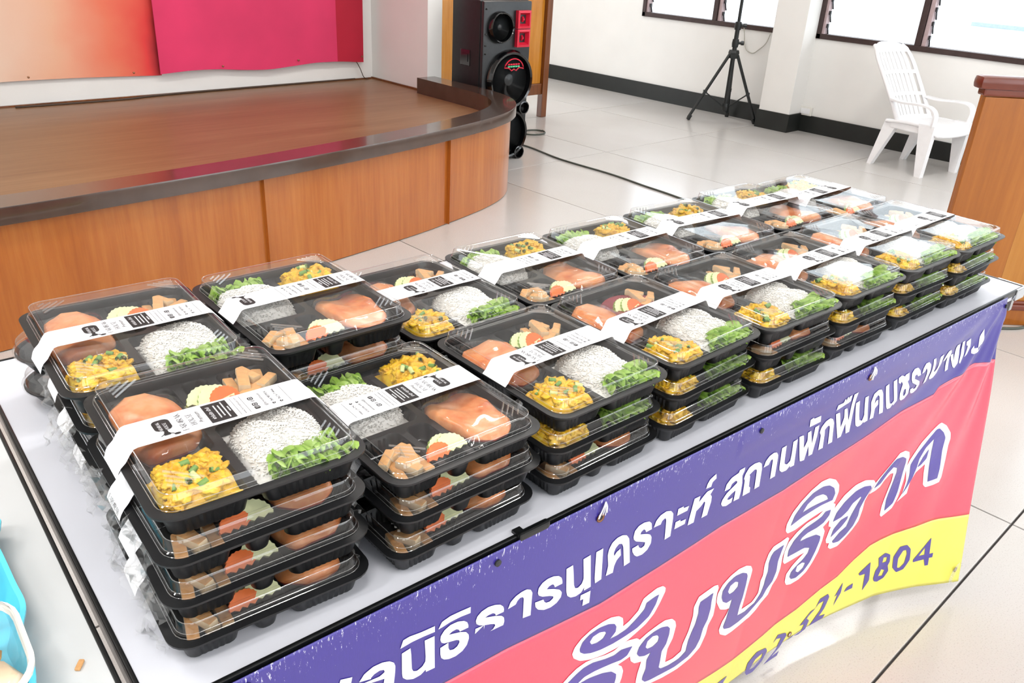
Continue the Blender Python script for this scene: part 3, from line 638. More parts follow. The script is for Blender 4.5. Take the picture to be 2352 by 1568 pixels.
GLYPHS = '''
w 2818 6901 2955 6850 2936 6765 2923 6695 2789 6742 2803 6854
w 3033 6722 3096 6798 3206 6836 3317 6826 3409 6788 3465 6730 3482 6669 3477 6570 3459 6413 3440 6273 3316 6358 3329 6501 3341 6569 3146 6624 3073 6673 3285 6641 3346 6668 3338 6705 3287 6729 3217 6719 3175 6691 3175 6675
w 3566 6800 3679 6811 3689 6706 3696 6485 3716 6437 3765 6410 3836 6429 3878 6483 3881 6562 3867 6809 4000 6797 4009 6299 3887 6313 3882 6352 3816 6313 3715 6315 3626 6363 3577 6424 3566 6489
w 3548 6882 3587 6986 3668 6992 3814 6964 4003 6946 4004 6859 3844 6880 3697 6891
w 4052 6865 4099 6951 4217 6973 4363 6962 4504 6946 4503 6853 4366 6875 4219 6881 4116 6868
w 4480 6641 4356 6651 4344 6687 4307 6718 4243 6718 4200 6696 4276 6670 4373 6635 4449 6589 4489 6524 4495 6462 4467 6371 4404 6315 4307 6292 4210 6308 4141 6344 4098 6395 4085 6456 4083 6562 4196 6574 4198 6491 4218 6443 4272 6422 4325 6436 4357 6486 4349 6521 4311 6547 4226 6573 4141 6598 4099 6633 4081 6685 4087 6744 4138 6804 4220 6835 4325 6825 4411 6786 4461 6734 4478 6683
w 5014 6578 4893 6588 4880 6625 4844 6655 4776 6661 4727 6649 4801 6621 4893 6582 4982 6533 5023 6483 5035 6415 5016 6341 4956 6280 4865 6255 4761 6276 4657 6327 4604 6383 4583 6450 4587 6554 4715 6538 4719 6446 4744 6401 4801 6378 4858 6387 4893 6432 4877 6462 4818 6494 4726 6531 4647 6574 4600 6623 4587 6677 4607 6736 4671 6780 4770 6793 4872 6769 4954 6727 5003 6668 5017 6618
w 5081 6581 5116 6672 5194 6723 5287 6742 5371 6738 5435 6697 5471 6629 5469 6545 5471 6255 5340 6283 5331 6611 5313 6645 5270 6657 5225 6629 5204 6586
w 5990 6494 5861 6503 5838 6555 5810 6580 5754 6577 5717 6548 5839 6487 5950 6414 5999 6342 5992 6264 5921 6203 5819 6185 5701 6209 5594 6277 5544 6350 5530 6431 5676 6402 5694 6351 5729 6316 5794 6300 5849 6326 5846 6359 5784 6400 5652 6461 5585 6517 5564 6572 5573 6645 5630 6699 5715 6720 5816 6708 5910 6664 5965 6604 5985 6544
w 6037 6711 6152 6714 6172 6618 6215 6344 6243 6277 6300 6252 6364 6288 6388 6364 6337 6718 6468 6723 6550 6134 6425 6134 6420 6192 6371 6129 6277 6117 6178 6150 6110 6217 6079 6311
w 6370 6080 6558 6060 6563 5842 6431 5858 6432 5979 6372 5991
w 6571 6717 6700 6718 6747 6160 6630 6149 6607 6246 6591 6435
w 6833 6170 6853 6336 6811 6539 6820 6636 6869 6726 6962 6769 7063 6764 7150 6722 7214 6633 7246 6487 7309 6164 7191 6155 7113 6541 7075 6611 7013 6636 6955 6594 6933 6528 6948 6458 6990 6512 7059 6533 7088 6404 7016 6356 6979 6270 6972 6155
w 7685 6572 7566 6573 7541 6624 7504 6655 7456 6632 7445 6592 7581 6537 7669 6483 7711 6416 7721 6304 7662 6212 7560 6176 7448 6196 7384 6253 7330 6340 7315 6407 7435 6409 7464 6352 7518 6312 7576 6329 7583 6386 7493 6440 7375 6502 7319 6562 7301 6616 7313 6714 7384 6770 7487 6779 7599 6748 7658 6686
w 7726 6579 7754 6684 7834 6745 7956 6761 8062 6719 8128 6642 8144 6541 8160 6214 8032 6209 7985 6596 7951 6642 7893 6619 7873 6565
w 8232 6675 8353 6666 8361 6631 8486 6615 8469 6538 8232 6551
w 8226 6437 8336 6430 8345 6394 8472 6379 8469 6291 8227 6307
w 8591 6697 8728 6686 8725 6571 8809 6643 8890 6697 9051 6688 8989 6598 9038 6541 9054 6435 9022 6195 8885 6203 8895 6494 8860 6524 8807 6465 8703 6416 8696 6209 8551 6221 8556 6332
w 8840 6766 8847 6844 8895 6918 9025 6962 9054 6867 8973 6831 8961 6754
w 9370 6487 9381 6613 9483 6696 9654 6715 9666 6762 9799 6760 9810 6684 9778 6612 9833 6445 9860 6258 9857 6127 9706 6141 9688 6364 9599 6346 9519 6303 9502 6267 9558 6241 9653 6242 9650 6148 9516 6137 9408 6180 9353 6249 9363 6323 9445 6415 9576 6471 9676 6514 9666 6554 9615 6580 9530 6556 9508 6480
w 9853 6516 9863 6605 9934 6704 10063 6722 10189 6699 10285 6631 10340 6506 10410 6124 10271 6126 10192 6524 10172 6561 10114 6586 10029 6549 9995 6534 10024 6493 10074 6266 10121 6231 10147 6122 9947 6133 9892 6470
w 10382 6510 10396 6628 10468 6701 10582 6721 10677 6690 10748 6610 10777 6501 10850 6137 10707 6138 10621 6551 10594 6591 10547 6581 10525 6509
w 10810 6721 10942 6721 11026 6395 11061 6303 11155 6249 11234 6293 11211 6440 11134 6720 11258 6727 11425 6119 11299 6126 11282 6172 11196 6107 11055 6129 10950 6213 10910 6306
w 11295 6755 11439 6737 11588 6412 11634 6549 11555 6739 11648 6749 11833 6410 11756 6778 11878 6778 11934 6527 11958 6140 11844 6143 11729 6404 11732 6104 11589 6125
w 11497 7019 11588 7034 11614 7002 11831 6987 11883 6845 11548 6857
w 11984 6586 11988 6692 12080 6781 12208 6800 12319 6742 12411 6631 12567 6167 12437 6166 12304 6576 12259 6631 12203 6629 12147 6579 12192 6477 12281 6149 12140 6153 12064 6494
w 12369 6824 12501 6819 12722 6422 12736 6624 12637 6830 12734 6828 12947 6477 12862 6815 12809 7088 12942 7087 12957 6907 13050 6464 13094 6198 12980 6198 12859 6452 12834 6188 12726 6184
w 12338 6907 12338 7018 12517 7010 12516 7079 12552 7078 12592 7012 12587 7101 12626 7098 12657 7024 12659 7100 12737 7096 12769 6963 12697 6941 12649 6942
w 13008 6836 13132 6844 13287 6478 13351 6359 13448 6316 13475 6429 13303 6855 13420 6856 13659 6251 13540 6238 13527 6273 13452 6217 13353 6216 13259 6277 13206 6377
w 13731 6246 13688 6454 13599 6661 13618 6830 13745 6877 13866 6846 13969 6732 14172 6257 14037 6264 13861 6703 13791 6750 13731 6698 13751 6570 13780 6634 13848 6635 13893 6523 13812 6461 13851 6250
w 13994 6872 14101 6891 14280 6501 14343 6399 14423 6373 14474 6422 14256 6898 14374 6910 14604 6381 14515 6301 14476 6347 14426 6272 14315 6283 14238 6350 14176 6470
w 14467 6809 14425 6918 14522 6945 14668 6882 14676 6915 14807 6924 14861 6761 14823 6732 14947 6587 15011 6401 14936 6316 14803 6312 14695 6385 14632 6521 14639 6650 14648 6729 14581 6798 14550 6759|14808 6424 14752 6499 14761 6579 14822 6577 14877 6460 14857 6408
w 15299 6737 15194 6735 15132 6795 15071 6780 15083 6711 15178 6666 15335 6586 15408 6481 15402 6365 15286 6325 15159 6356 15060 6437 15037 6502 15152 6492 15191 6446 15274 6446 15279 6511 15179 6566 15023 6646 14955 6741 14919 6874 14985 6952 15116 6943 15231 6855
w 15340 6750 15345 6863 15408 6951 15523 6951 15619 6874 15688 6714 15741 6440 15644 6410 15533 6759 15476 6833 15430 6764
w 15693 6963 15788 6961 15943 6603 16013 6583 16062 6652 15970 6943 16094 6962 16165 6707 16140 6513 16038 6433 15910 6428 15823 6495 15787 6648
w 16209 6761 16226 6889 16297 6977 16407 6972 16503 6880 16528 6723 16571 6476 16477 6451 16397 6776 16356 6820 16305 6751
w 16522 6817 16646 6809 16732 6619 16706 6810 16650 6941 16661 7004 16807 6991 16889 6779 16924 6534 16822 6442 16734 6500
w 16907 7007 17025 7001 17095 6675 17019 6492 16966 6540 16969 6741
w 17106 6956 17266 6995 17308 6804 17226 6658 17141 6612 17171 6705 17191 6851 17132 6874
w 17364 6723 17456 6792 17471 6730 17600 6722 17632 6957 17762 7092 17795 6918 17770 6621 17704 6595 17618 6617 17464 6613 17371 6646
o 6349 5007 6386 5111 6504 5206 6686 5262 6908 5276 7093 5256 7261 5180 7366 5078 7392 4974 7403 4893 7531 4919 7708 5021 7740 5106 7785 5213 7896 5238 8077 5260 8225 5219 8306 5135 8317 5053 8234 4874 8130 4707 7961 4595 7751 4540 7543 4495 7315 4497 7053 4539 6760 4635 6534 4756 6391 4901
p 6493 5014 6530 5119 6667 5189 6859 5198 7048 5154 7185 5078 7238 4995 7240 4890 7135 4808 7298 4779 7507 4784 7703 4874 7851 4966 7877 5085 8061 5098 8159 5088 8119 4912 7999 4741 7747 4651 7483 4648 7223 4662 6948 4712 6739 4782 6594 4862 6509 4946|6689 5032 6739 5101 6873 5103 6988 5049 7025 4995 6977 4922 6857 4911 6730 4956
o 6047 4461 6233 4523 6335 4582 6490 4639 6668 4644 6826 4607 7089 4508 7287 4469 7428 4500 7595 4485 7795 4404 7880 4319 7837 4188 7706 4068 7437 4075 7538 3974 7600 3835 7591 3680 7564 3587 7540 3386
p 6183 4393 6329 4457 6490 4520 6635 4555 6821 4535 7103 4423 7305 4366 7448 4387 7715 4291 7622 4155 7490 4149 7230 4230 6899 4316 6679 4345 6548 4303 6457 4198
p 6424 4222 6598 4268 6786 4241 7083 4143 7296 4032 7427 3890 7436 3788 7420 3689 7398 3522
o 7706 4068 7734 4193 7864 4313 8046 4354 8279 4362 8484 4351 8675 4263 8796 4129 8850 3994 8833 3720 8740 3545 8763 3217 8982 3149 9203 3171 9200 3333 9294 3584 9323 3909 9276 4141 9364 4320 9589 4318 9800 4310 9911 4262 9966 4161 9956 4029 10005 3755 10035 3469 9936 3299 9942 3076 9850 2807 9613 2716 9222 2723 8778 2834 8430 2956 8172 3076 7988 3285 7990 3499 8024 3691 8031 3744 7857 3822 7747 3945
p 7869 4024 7896 4150 8032 4252 8227 4268 8417 4241 8588 4156 8668 4063 8685 3919 8657 3720 8568 3613 8585 3379 8583 3225 8662 3141 8883 3060 9187 3003 9360 3060 9356 3296 9403 3494 9462 3647 9476 3880 9438 4040 9454 4157 9645 4142 9813 4142 9819 3957 9857 3742 9849 3500 9770 3337 9761 3090 9680 2926 9488 2842 9098 2868 8658 2994 8384 3074 8246 3134 8155 3243 8156 3328 8202 3465 8172 3686 8250 3798 8084 3838 7942 3919|8070 4035 8090 4150 8210 4183 8333 4127 8399 4042 8393 3948 8270 3916 8131 3961
o 10024 3786 9987 4004 10079 4162 10293 4248 10536 4262 10790 4195 10980 4076 11087 3924 11098 3755 11100 3486 11117 3245 11124 2920 11506 2847 11653 3002 11587 3362 11621 3470 11546 3783 11570 4037 11674 4156 11910 4148 12115 4161 12203 4082 12194 3922 12174 3659 12248 3299 12239 3065 12135 2924 12090 2706 11892 2597 11777 2486 11584 2399 11259 2412 10969 2434 10756 2481 10497 2695 10406 2864 10444 3049 10551 3188 10576 3296 10439 3353 10225 3490
p 10160 3820 10138 3991 10269 4107 10482 4138 10709 4074 10882 3963 10947 3865 10985 3639 11007 3313 10986 3095 11010 2833 11294 2743 11618 2759 11754 2943 11777 3148 11755 3333 11766 3497 11689 3748 11700 3908 11756 3992 12068 3996 12047 3831 12037 3605 12108 3310 12076 3068 11938 2948 11869 2789 11697 2690 11477 2577 11132 2587 10837 2635 10600 2764 10539 2859 10577 3045 10579 3252 10586 3516 10396 3544 10252 3664|10336 3851 10368 3970 10515 3981 10651 3889 10672 3767 10564 3711 10428 3735
o 11948 4392 11909 4571 11985 4811 12170 4979 12447 5126 12741 5193 13036 5147 13330 4988 13533 4784 13603 4592 13577 4357 13442 4290 13041 4279 12639 4260 12327 4227 12068 4268
p 12081 4448 12118 4689 12294 4883 12557 5010 12886 5013 13136 4938 13359 4786 13472 4607 13448 4453 13078 4489 12809 4486 12448 4493|12389 4622 12477 4780 12716 4850 12992 4789 13167 4674 13265 4551 12982 4581 12665 4614
o 12257 3467 12196 3732 12228 3967 12432 4113 12723 4199 13076 4201 13229 4279 13526 4347 13648 4264 13677 4083 13625 3894 13447 3771 13571 3618 13596 3344 13582 3063 13498 2810 13390 2613 13192 2506 12927 2503 12752 2582 12639 2731 12586 2962 12716 3113 12939 3238 13048 3296 12650 3323 12362 3351
p 12379 3531 12335 3724 12436 3924 12703 4063 13046 4089 13245 4126 13337 4221 13519 4183 13529 4042 13397 3911 13197 3874 12899 3883 12720 3845 12687 3766 12969 3723 13261 3669 13454 3541 13480 3420 13453 3168 13382 2889 13242 2709 13033 2632 12863 2686 12766 2796 12769 2928 12923 3025 13075 3106 13182 3231 13178 3365 12977 3461 12658 3493|12939 2860 12935 2997 13083 3024 13207 2952 13194 2824 13057 2767
o 13651 3703 13594 3943 13679 4180 13893 4382 14208 4501 14548 4503 14856 4396 14946 4299 14861 4141 14773 3897 14835 3633 14863 3313 14720 3127 14511 2966 14337 2859 14057 2916 13915 3032 13913 3145 13789 3202 13722 3322 13744 3553 13765 3631
p 13772 3768 13801 3980 13993 4172 14297 4318 14569 4338 14795 4283 14859 4195 14737 3976 14673 3742 14729 3523 14683 3276 14508 3103 14301 3011 14071 3076 14012 3144 14197 3305 14390 3375 14407 3589 14448 3746 14501 3876 14587 4056 14540 4096 14329 4009 14228 3859 14041 3768
p 13879 3316 13896 3528 14079 3686 14304 3696 14318 3604 14180 3467 13994 3374
o 14851 4038 14940 4280 15155 4496 15397 4722 15515 4846 15693 4847 15932 4724 16066 4554 16103 4288 16129 3958 16094 3490 15995 3237 15707 3103 15630 3172 15599 3429 15624 3771 15638 4068 15553 4322 15420 4359 15271 4243 15192 4102 15047 4049
p 14960 4145 15077 4356 15304 4609 15455 4722 15672 4703 15899 4569 15974 4438 16003 4110 16016 3672 15964 3383 15745 3252 15680 3575 15718 3953 15705 4279 15618 4436 15432 4522 15282 4408 15146 4204
o 16102 3365 16212 3558 16222 3882 16089 4250 16155 4440 16433 4766 16769 4998 16913 5079 16993 5101 17193 4979 17393 4758 17427 4604 17397 4445 17421 3973 17456 3618 17412 3500 17193 3497 16946 3504 16845 3599 16775 3902 16737 4150 16489 4009 16386 3781 16388 3495
p 16200 3518 16278 3754 16286 4011 16223 4289 16391 4528 16654 4784 16870 4969 16956 4975 17132 4832 17243 4677 17221 4369 17282 3884 17280 3647 16970 3643 16907 3992 16852 4434 16842 4750 16622 4585 16492 4350 16472 4122 16411 3860 16311 3677
p 16494 4137 16599 4360 16744 4528 16735 4299 16590 4172
d 17281 1383 17676 1910 17723 1447 17819 1461 17822 1336 17737 1332 17754 1125 17670 1120 17612 1314 17301 1310|17425 1456 17558 1665 17590 1455
d 16699 1321 16620 1665 16725 1927 16938 1922 17107 1748 17179 1412 17062 1171 16866 1135|16848 1278 16786 1570 16865 1773 16960 1768 17022 1638 17031 1363 16926 1247
d 16167 1176 16163 1410 16228 1523 16130 1790 16311 1878 16496 1770 16554 1547 16527 1441 16605 1257 16524 1071 16358 1007 16233 1066|16322 1185 16359 1379 16474 1318 16453 1162|16313 1582 16307 1744 16421 1715 16439 1582
d 15563 1558 15706 1661 15875 1767 16035 1182 15889 936 15805 1461 15617 1481
d 15226 1163 15284 1279 15460 1323 15484 1173
d 14995 834 15021 1179 14930 1149 15076 1505 15118 1185
d 14341 540 14554 920 14580 1193 14408 1179 14350 1065 14404 1321 14644 1360 14730 1241 14686 906 14578 717 14792 688 14753 586
d 13826 503 14078 534 14119 706 13940 755 14199 1046 14350 1065 14169 919 14137 865 14263 749 14224 503 14003 453
d 13544 490 13802 564 13771 509
d 12928 158 13236 421 13324 735 13142 814 13050 722 13150 929 13443 827 13517 699 13385 434 13166 265 13409 297 13381 165
d 12186 420 12169 720 12428 879 12806 750 12916 582 12804 338 12524 210 12281 281|12339 411 12468 638 12735 652 12738 505 12521 359
d 11045 924 11445 845 11333 691
'''
def build_banner():
    t = thing('banner', 'blue, red and yellow vinyl banner with Thai lettering hung on the table front', 'banner', T(1, F0, 0))
    inv = Vector(t.location)
    E0, E1_ = .06, 1.868; nu = 330; rows = 18
    f1 = lambda x: interp(x, [p[0] for p in B1], [p[1] for p in B1]); f2 = lambda x: interp(x, [p[0] for p in B2], [p[1] for p in B2])
    m = MB()
    for mi, (ta, tb) in enumerate(((lambda x: .7575, f1), (f1, f2), (f2, lambda x: ZB + .004 * math.sin(x * 9)))):
        m.grid(nu, rows * (2 if mi < 2 else 1), lambda u, v: banner_pt(E0 + (E1_ - E0) * u, ta(E0 + (E1_ - E0) * u) + (tb(E0 + (E1_ - E0) * u) - ta(E0 + (E1_ - E0) * u)) * v), mi)
    def rel(mb): mb.v = [tuple(Vector(p) - inv) for p in mb.v]; return mb
    rel(m)
    bm = m.build('vinyl_sheet', ['vinyl_blue', 'vinyl_red', 'vinyl_yellow'], t, True)
    sol = bm.modifiers.new('thick', 'SOLIDIFY'); sol.thickness = .0009; sol.offset = 0
    def densify(lp, d=.012):
        out = []
        for i, p in enumerate(lp):
            q = lp[(i + 1) % len(lp)]; n = max(1, int(math.hypot(q[0] - p[0], q[1] - p[1]) / d))
            out += [(p[0] + (q[0] - p[0]) * k / n, p[1] + (q[1] - p[1]) * k / n) for k in range(n)]
        return out
    def rounded(lp, curvy):
        """soften gentle corners, keep sharp ones"""
        out = []; n = len(lp)
        for i in range(n):
            a, b, c = Vector(lp[i - 1]), Vector(lp[i]), Vector(lp[(i + 1) % n]); u, v = b - a, c - b
            ang = abs(u.angle(v, 0)) if u.length > 1e-6 and v.length > 1e-6 else 0
            if ang < curvy: out += [tuple(b - u * .25), tuple(b + (a + c - 2 * b) * .03), tuple(b + v * .25)]
            else: out.append(tuple(b))
        return out
    mats = {'w': ('print_white', .0013), 'o': ('print_white', .0013), 'p': ('print_purple', .0020), 'd': ('print_purple', .0013)}
    for line in GLYPHS.strip().split('\n'):
        k, rest = line.split(' ', 1); loops = []
        for part in rest.split('|'):
            n = [int(q) / 1e4 for q in part.split()]; loops.append(rounded([(n[i], n[i + 1]) for i in range(0, len(n), 2)], R(62)))
        mt, off = mats[k]
        # cut into small pieces so the print follows the folds
        g = MB(); bmm = bmesh.new()
        for lp in loops:
            q = [bmm.verts.new((x, y, 0)) for x, y in densify(lp)]
            for i in range(len(q)): bmm.edges.new((q[i], q[(i + 1) % len(q)]))
        bmesh.ops.triangle_fill(bmm, use_beauty=True, edges=list(bmm.edges), normal=(0, 0, 1))
        ed = [e for e in bmm.edges if e.calc_length() > .03]
        if ed: bmesh.ops.subdivide_edges(bmm, edges=ed, cuts=2)
        bmesh.ops.triangulate(bmm, faces=list(bmm.faces))
        bmm.verts.index_update()
        g.add([banner_pt(q.co.x, q.co.y, off) for q in bmm.verts], [tuple(q.index for q in (f.verts if f.normal.z > 0 else reversed(f.verts))) for f in bmm.faces]); bmm.free()
        rel(g).build('letter_outline' if k == 'o' else ('digit' if k == 'd' else 'letter'), mt, t)
    for e1, z in ((.6557, .7294), (1.3172, .7327), (1.3617, .068), (1.8529, .085)):
        p = Vector(banner_pt(e1, z, .002)) - inv; q = MB().lathe([(.0036, 0), (.0046, .0012), (.0064, .0010), (.0068, 0)], 20, axis='y')
        q.build('eyelet', 'eyelet_copper', t, True, p, TY)
        MB().lathe([(.0038, .0003), (0, .0004)], 16, axis='y').build('eyelet_hole', 'edge_black' if z > .5 else 'cup_rim', t, False, p, TY)
    for e1, z in ((.4874, .741), (.998, .738), (1.862, .74), (.1861, .745)):
        MB().lathe([(.0045, 0), (.0045, .002), (.002, .003)], 12, axis='y').build('screw_head', 'dark_metal', t, 40, Vector(banner_pt(e1, z, .001)) - inv, TY)
    for e1 in (.662, 1.323):
        q = MB()
        for k in range(6): 
            a = random.uniform(-1, 1); q.tube(smooth_path([banner_pt(e1, .752, .002), banner_pt(e1 + a * .006, .745, .004), banner_pt(e1 + a * .012, .735 - random.uniform(0, .01), .003)], 3), .0009, 5)
        rel(q).build('thread', 'thread_white', t)
    c = MB(); c.lathe([(.03, 0), (.03, .001)], 20, axis='y'); c.build('clear_tape', 'film_clear', t, False, Vector(banner_pt(1.855, .075, .001)) - inv, TY)
build_banner()

# ================================================================== lunch box prototypes
RIM = .031; LIDTOP = .0475; PITCH_Z = .0478
WELLS = dict(meat=(-.0925, -.014, -.027, .1185), curry=(-.0925, -.014, -.1185, -.036), veg=(-.005, .025, .022, .1185), tofu=(.034, .0925, .022, .1185), rice=(-.005, .0925, -.1185, .014))
def tray_mesh():
    m = MB(); pz = .021
    def ring(w, h, r, z): return [(x, y, z) for x, y in rrect(w, h, r, 6)]
    m.loft([ring(.190, .242, .019, pz), ring(.1965, .2485, .021, .0275), ring(.207, .259, .024, .0285), ring(.2075, .2595, .024, RIM), ring(.191, .243, .0195, RIM + .0006), ring(.189, .241, .019, RIM - .002), ring(.1885, .2405, .0185, pz)])
    loops = [[(x, y) for x, y in rrect(.1885, .2405, .0185, 6)]]; walls = []
    for k, (xa, xb, ya, yb) in WELLS.items():
        lp = rrect(xb - xa, yb - ya, .011, 4, (xa + xb) / 2, (ya + yb) / 2); loops.append(lp)
        walls.append(((xa + xb) / 2, (ya + yb) / 2, xb - xa, yb - ya, lp))
    m.poly(loops, lambda x, y: (x, y, pz))
    for cx, cy, w_, h_, lp in walls:
        # ribbed tapering walls
        per = []
        for i, p in enumerate(lp):
            q = lp[(i + 1) % len(lp)]; d = math.hypot(q[0] - p[0], q[1] - p[1]); n = max(1, int(d / .0035))
            n += n % 2 if n > 2 else 0
            for k in range(n): per.append((p[0] + (q[0] - p[0]) * k / n, p[1] + (q[1] - p[1]) * k / n, (k % 2) if n > 3 else 0))
        def inset(d, z, rib): 
            out = []
            for x, y, r in per:
                sx = 1 - 2 * (d + rib * r) / w_; sy = 1 - 2 * (d + rib * r) / h_; out.append((cx + (x - cx) * sx, cy + (y - cy) * sy, z))
            return out
        m.loft([inset(0, pz, 0), inset(.0008, pz - .002, .0), inset(.001, pz - .003, .0016), inset(.0045, .003, .0016), inset(.0062, .0008, .0008), inset(.009, 0.0003, 0)], 0, False, False)
        b = inset(.009, 0.0003, 0); m.add(b, [tuple(range(len(b)))])
    return m.mesh('tray', 'tray_black', 35)
def lid_mesh():
    m = MB()
    def ring(w, h, r, z): return [(x, y, z) for x, y in rrect(w, h, r, 6)]
    m.loft([ring(.1905, .2425, .019, RIM + .001), ring(.1895, .2415, .0185, RIM + .004), ring(.1870, .239, .018, RIM + .0048), ring(.1862, .2382, .0175, RIM + .006), ring(.1832, .2352, .016, LIDTOP - .003), ring(.181, .233, .015, LIDTOP - .0006), ring(.178, .230, .014, LIDTOP), ring(.172, .224, .012, LIDTOP), ring(.171, .223, .0115, LIDTOP - .0008)] + [[(x * s, y * s, LIDTOP - .0008 - .0024 * (1 - s * s)) for x, y in rrect(.171, .223, .0115 + .03 * (1 - s), 6)] for s in (.9, .75, .55, .3, .02)], 0, False, True)
    ribs = range(len(m.f), len(m.f) + 32)
    for sx in (-1, 1):
        for sy in (-1, 1):
            for k in range(4):
                d = .012 + k * .0085; a = Vector((sx * (.084 - d), sy * .109, LIDTOP)); b = Vector((sx * .083, sy * (.110 - d), LIDTOP)); dr = (b - a); a2, b2 = a + dr * .12, b - dr * .12
                nn = Vector((-dr.y, dr.x, 0)).normalized() * .0012; up = Vector((0, 0, .0011)); dn = Vector((0, 0, -.0007))
                m.add([a2 - nn + dn, b2 - nn + dn, b2 + up, a2 + up, b2 + nn + dn, a2 + nn + dn], [(0, 1, 2, 3), (3, 2, 4, 5)])
    n0 = len(m.f)
    for w_, h_, r_, z, q in ((.1815, .2335, .015, LIDTOP - .0004, .0005), (.1868, .2388, .018, RIM + .0052, .0004), (.1905, .2425, .019, RIM + .0014, .0004)):
        m.tube([(x, y, z) for x, y in rrect(w_, h_, r_, 5)], q, 4, closed=True)
    for i in range(len(m.f)):
        if i >= n0 or i in ribs: m.mi[i] = 1
    return m.mesh('lid', ['lid_clear', 'lid_edge'], 30)
TRAY, LID = tray_mesh(), lid_mesh()
SW = .0225
def strip_mesh(seed, flap):
    rnd = random.Random(seed); lift = .0006
    pr = [(-.1085, .020), (-.1060, .0275), (-.1035, .0315), (-.0985, .036), (-.0935, .0435), (-.090, .0476), (-.086, .0486)] + [(-.086 + .0215 * k, .0486 + .0002 * rnd.uniform(-1, 1)) for k in range(1, 8)] + [(.0865, .0486), (.0905, .0474), (.094, .0432), (.0985, .037), (.1035, .0318), (.1065, .027), (.109, .021)]
    if flap != -1: pr = pr[2:]
    if flap != 1: pr = pr[:-2]
    m = MB(); n = len(pr)
    for off in (0, -.0003):
        vs = [(x, w_, z + off + lift) for x, z in pr for w_ in (-SW, SW)]
        m.add(vs, [((2 * i, 2 * i + 2, 2 * i + 3, 2 * i + 1) if off == 0 else (2 * i + 1, 2 * i + 3, 2 * i + 2, 2 * i)) for i in range(n - 1)])
    return m.mesh('paper_band', 'paper_white', 40)
STRIPS = {f: strip_mesh(f + 5, f) for f in (-1, 0, 1)}
# --- lettering for the paper bands: a small slab of serif capitals drawn as strokes
SERIF = {'F': 'v.12 h0,.55,1 h.12,.42,.52', 'A': 'd0,0,.38,1 D.38,1,.76,0 h.16,.6,.36', 'R': 'v.12 b.12 D.36,.48,.72,0', 'M': 'n.1 d.1,1,.45,.1 D.45,.1,.8,1 v.8', 'K': 'v.12 d.16,.45,.62,1 D.3,.56,.7,0', 'H': 'v.12 v.66 h.12,.66,.5', 'O': 'o', 'U': 'v.12 n.62 u', 'S': 's', 'E': 'v.12 h0,.58,1 h.12,.46,.52 h0,.6,0'}
SW_ADV = {'F': .72, 'A': .9, 'R': .88, 'M': 1.06, 'K': .88, 'H': .94, 'O': .94, 'U': .9, 'S': .72, 'E': .8}
def serif_text(txt, size, put):
    """draw capitals with thick and thin strokes; put(polygon in text space)"""
    x0 = 0; TK, TN = .13, .05
    def bar(ax, ay, bx, by, w_):
        d = Vector((bx - ax, by - ay)); n = Vector((-d.y, d.x)).normalized() * w_ / 2
        put([((x0 + ax + n.x) * size, (ay + n.y) * size), ((x0 + ax - n.x) * size, (ay - n.y) * size), ((x0 + bx - n.x) * size, (by - n.y) * size), ((x0 + bx + n.x) * size, (by + n.y) * size)])
    def arc(cx, cy, rx, ry, a0, a1, n=10):
        for k in range(n):
            a, b = R(a0 + (a1 - a0) * k / n), R(a0 + (a1 - a0) * (k + 1) / n); w_ = TN + (TK - TN) * abs(math.cos((a + b) / 2))
            bar(cx + rx * math.cos(a), cy + ry * math.sin(a), cx + rx * math.cos(b), cy + ry * math.sin(b), w_)
    for ch in txt:
        for op in SERIF.get(ch, '').split():
            c, q = op[0], [float(v) for v in op[1:].split(',') if v]
            if c in 'vn':
                bar(q[0], 0, q[0], 1, TK if c == 'v' else TN); bar(q[0] - .12, .02, q[0] + .12, .02, .04) if not (ch == 'U') else None; bar(q[0] - .12, .98, q[0] + .12, .98, .04)
            elif c == 'h': bar(q[0], q[2], q[1], q[2], TN)
            elif c == 'd': bar(*q, TN)
            elif c == 'D': bar(*q, TK); bar(q[2] - .1, .02, q[2] + .1, .02, .04) if q[3] == 0 else None
            elif c == 'b': bar(q[0], 1, .35, 1, TN); bar(q[0], .48, .35, .48, TN); arc(.35, .74, .26, .26, -90, 90)
            elif c == 'o': arc(.4, .5, .34, .48, 0, 360, 16)
            elif c == 'u': arc(.37, .3, .25, .28, 180, 360)
            elif c == 's': arc(.28, .74, .2, .24, 40, 270, 9); arc(.28, .26, .22, .24, -140, 90, 9)
        x0 += SW_ADV.get(ch, .4)
    return x0 * size
def text_polys(body, size, shear=0):
    cu = bpy.data.curves.new('txt', 'FONT'); cu.body = body; cu.size = size; cu.resolution_u = 2; cu.shear = shear
    o = bpy.data.objects.new('txt', cu); col.objects.link(o); bpy.context.view_layer.update()
    me = bpy.data.meshes.new_from_object(o.evaluated_get(bpy.context.evaluated_depsgraph_get()))
    out = ([tuple(v.co) for v in me.vertices], [tuple(p.vertices) for p in me.polygons])
    bpy.data.objects.remove(o); bpy.data.curves.remove(cu); bpy.data.meshes.remove(me); return out
PRINTS = {}
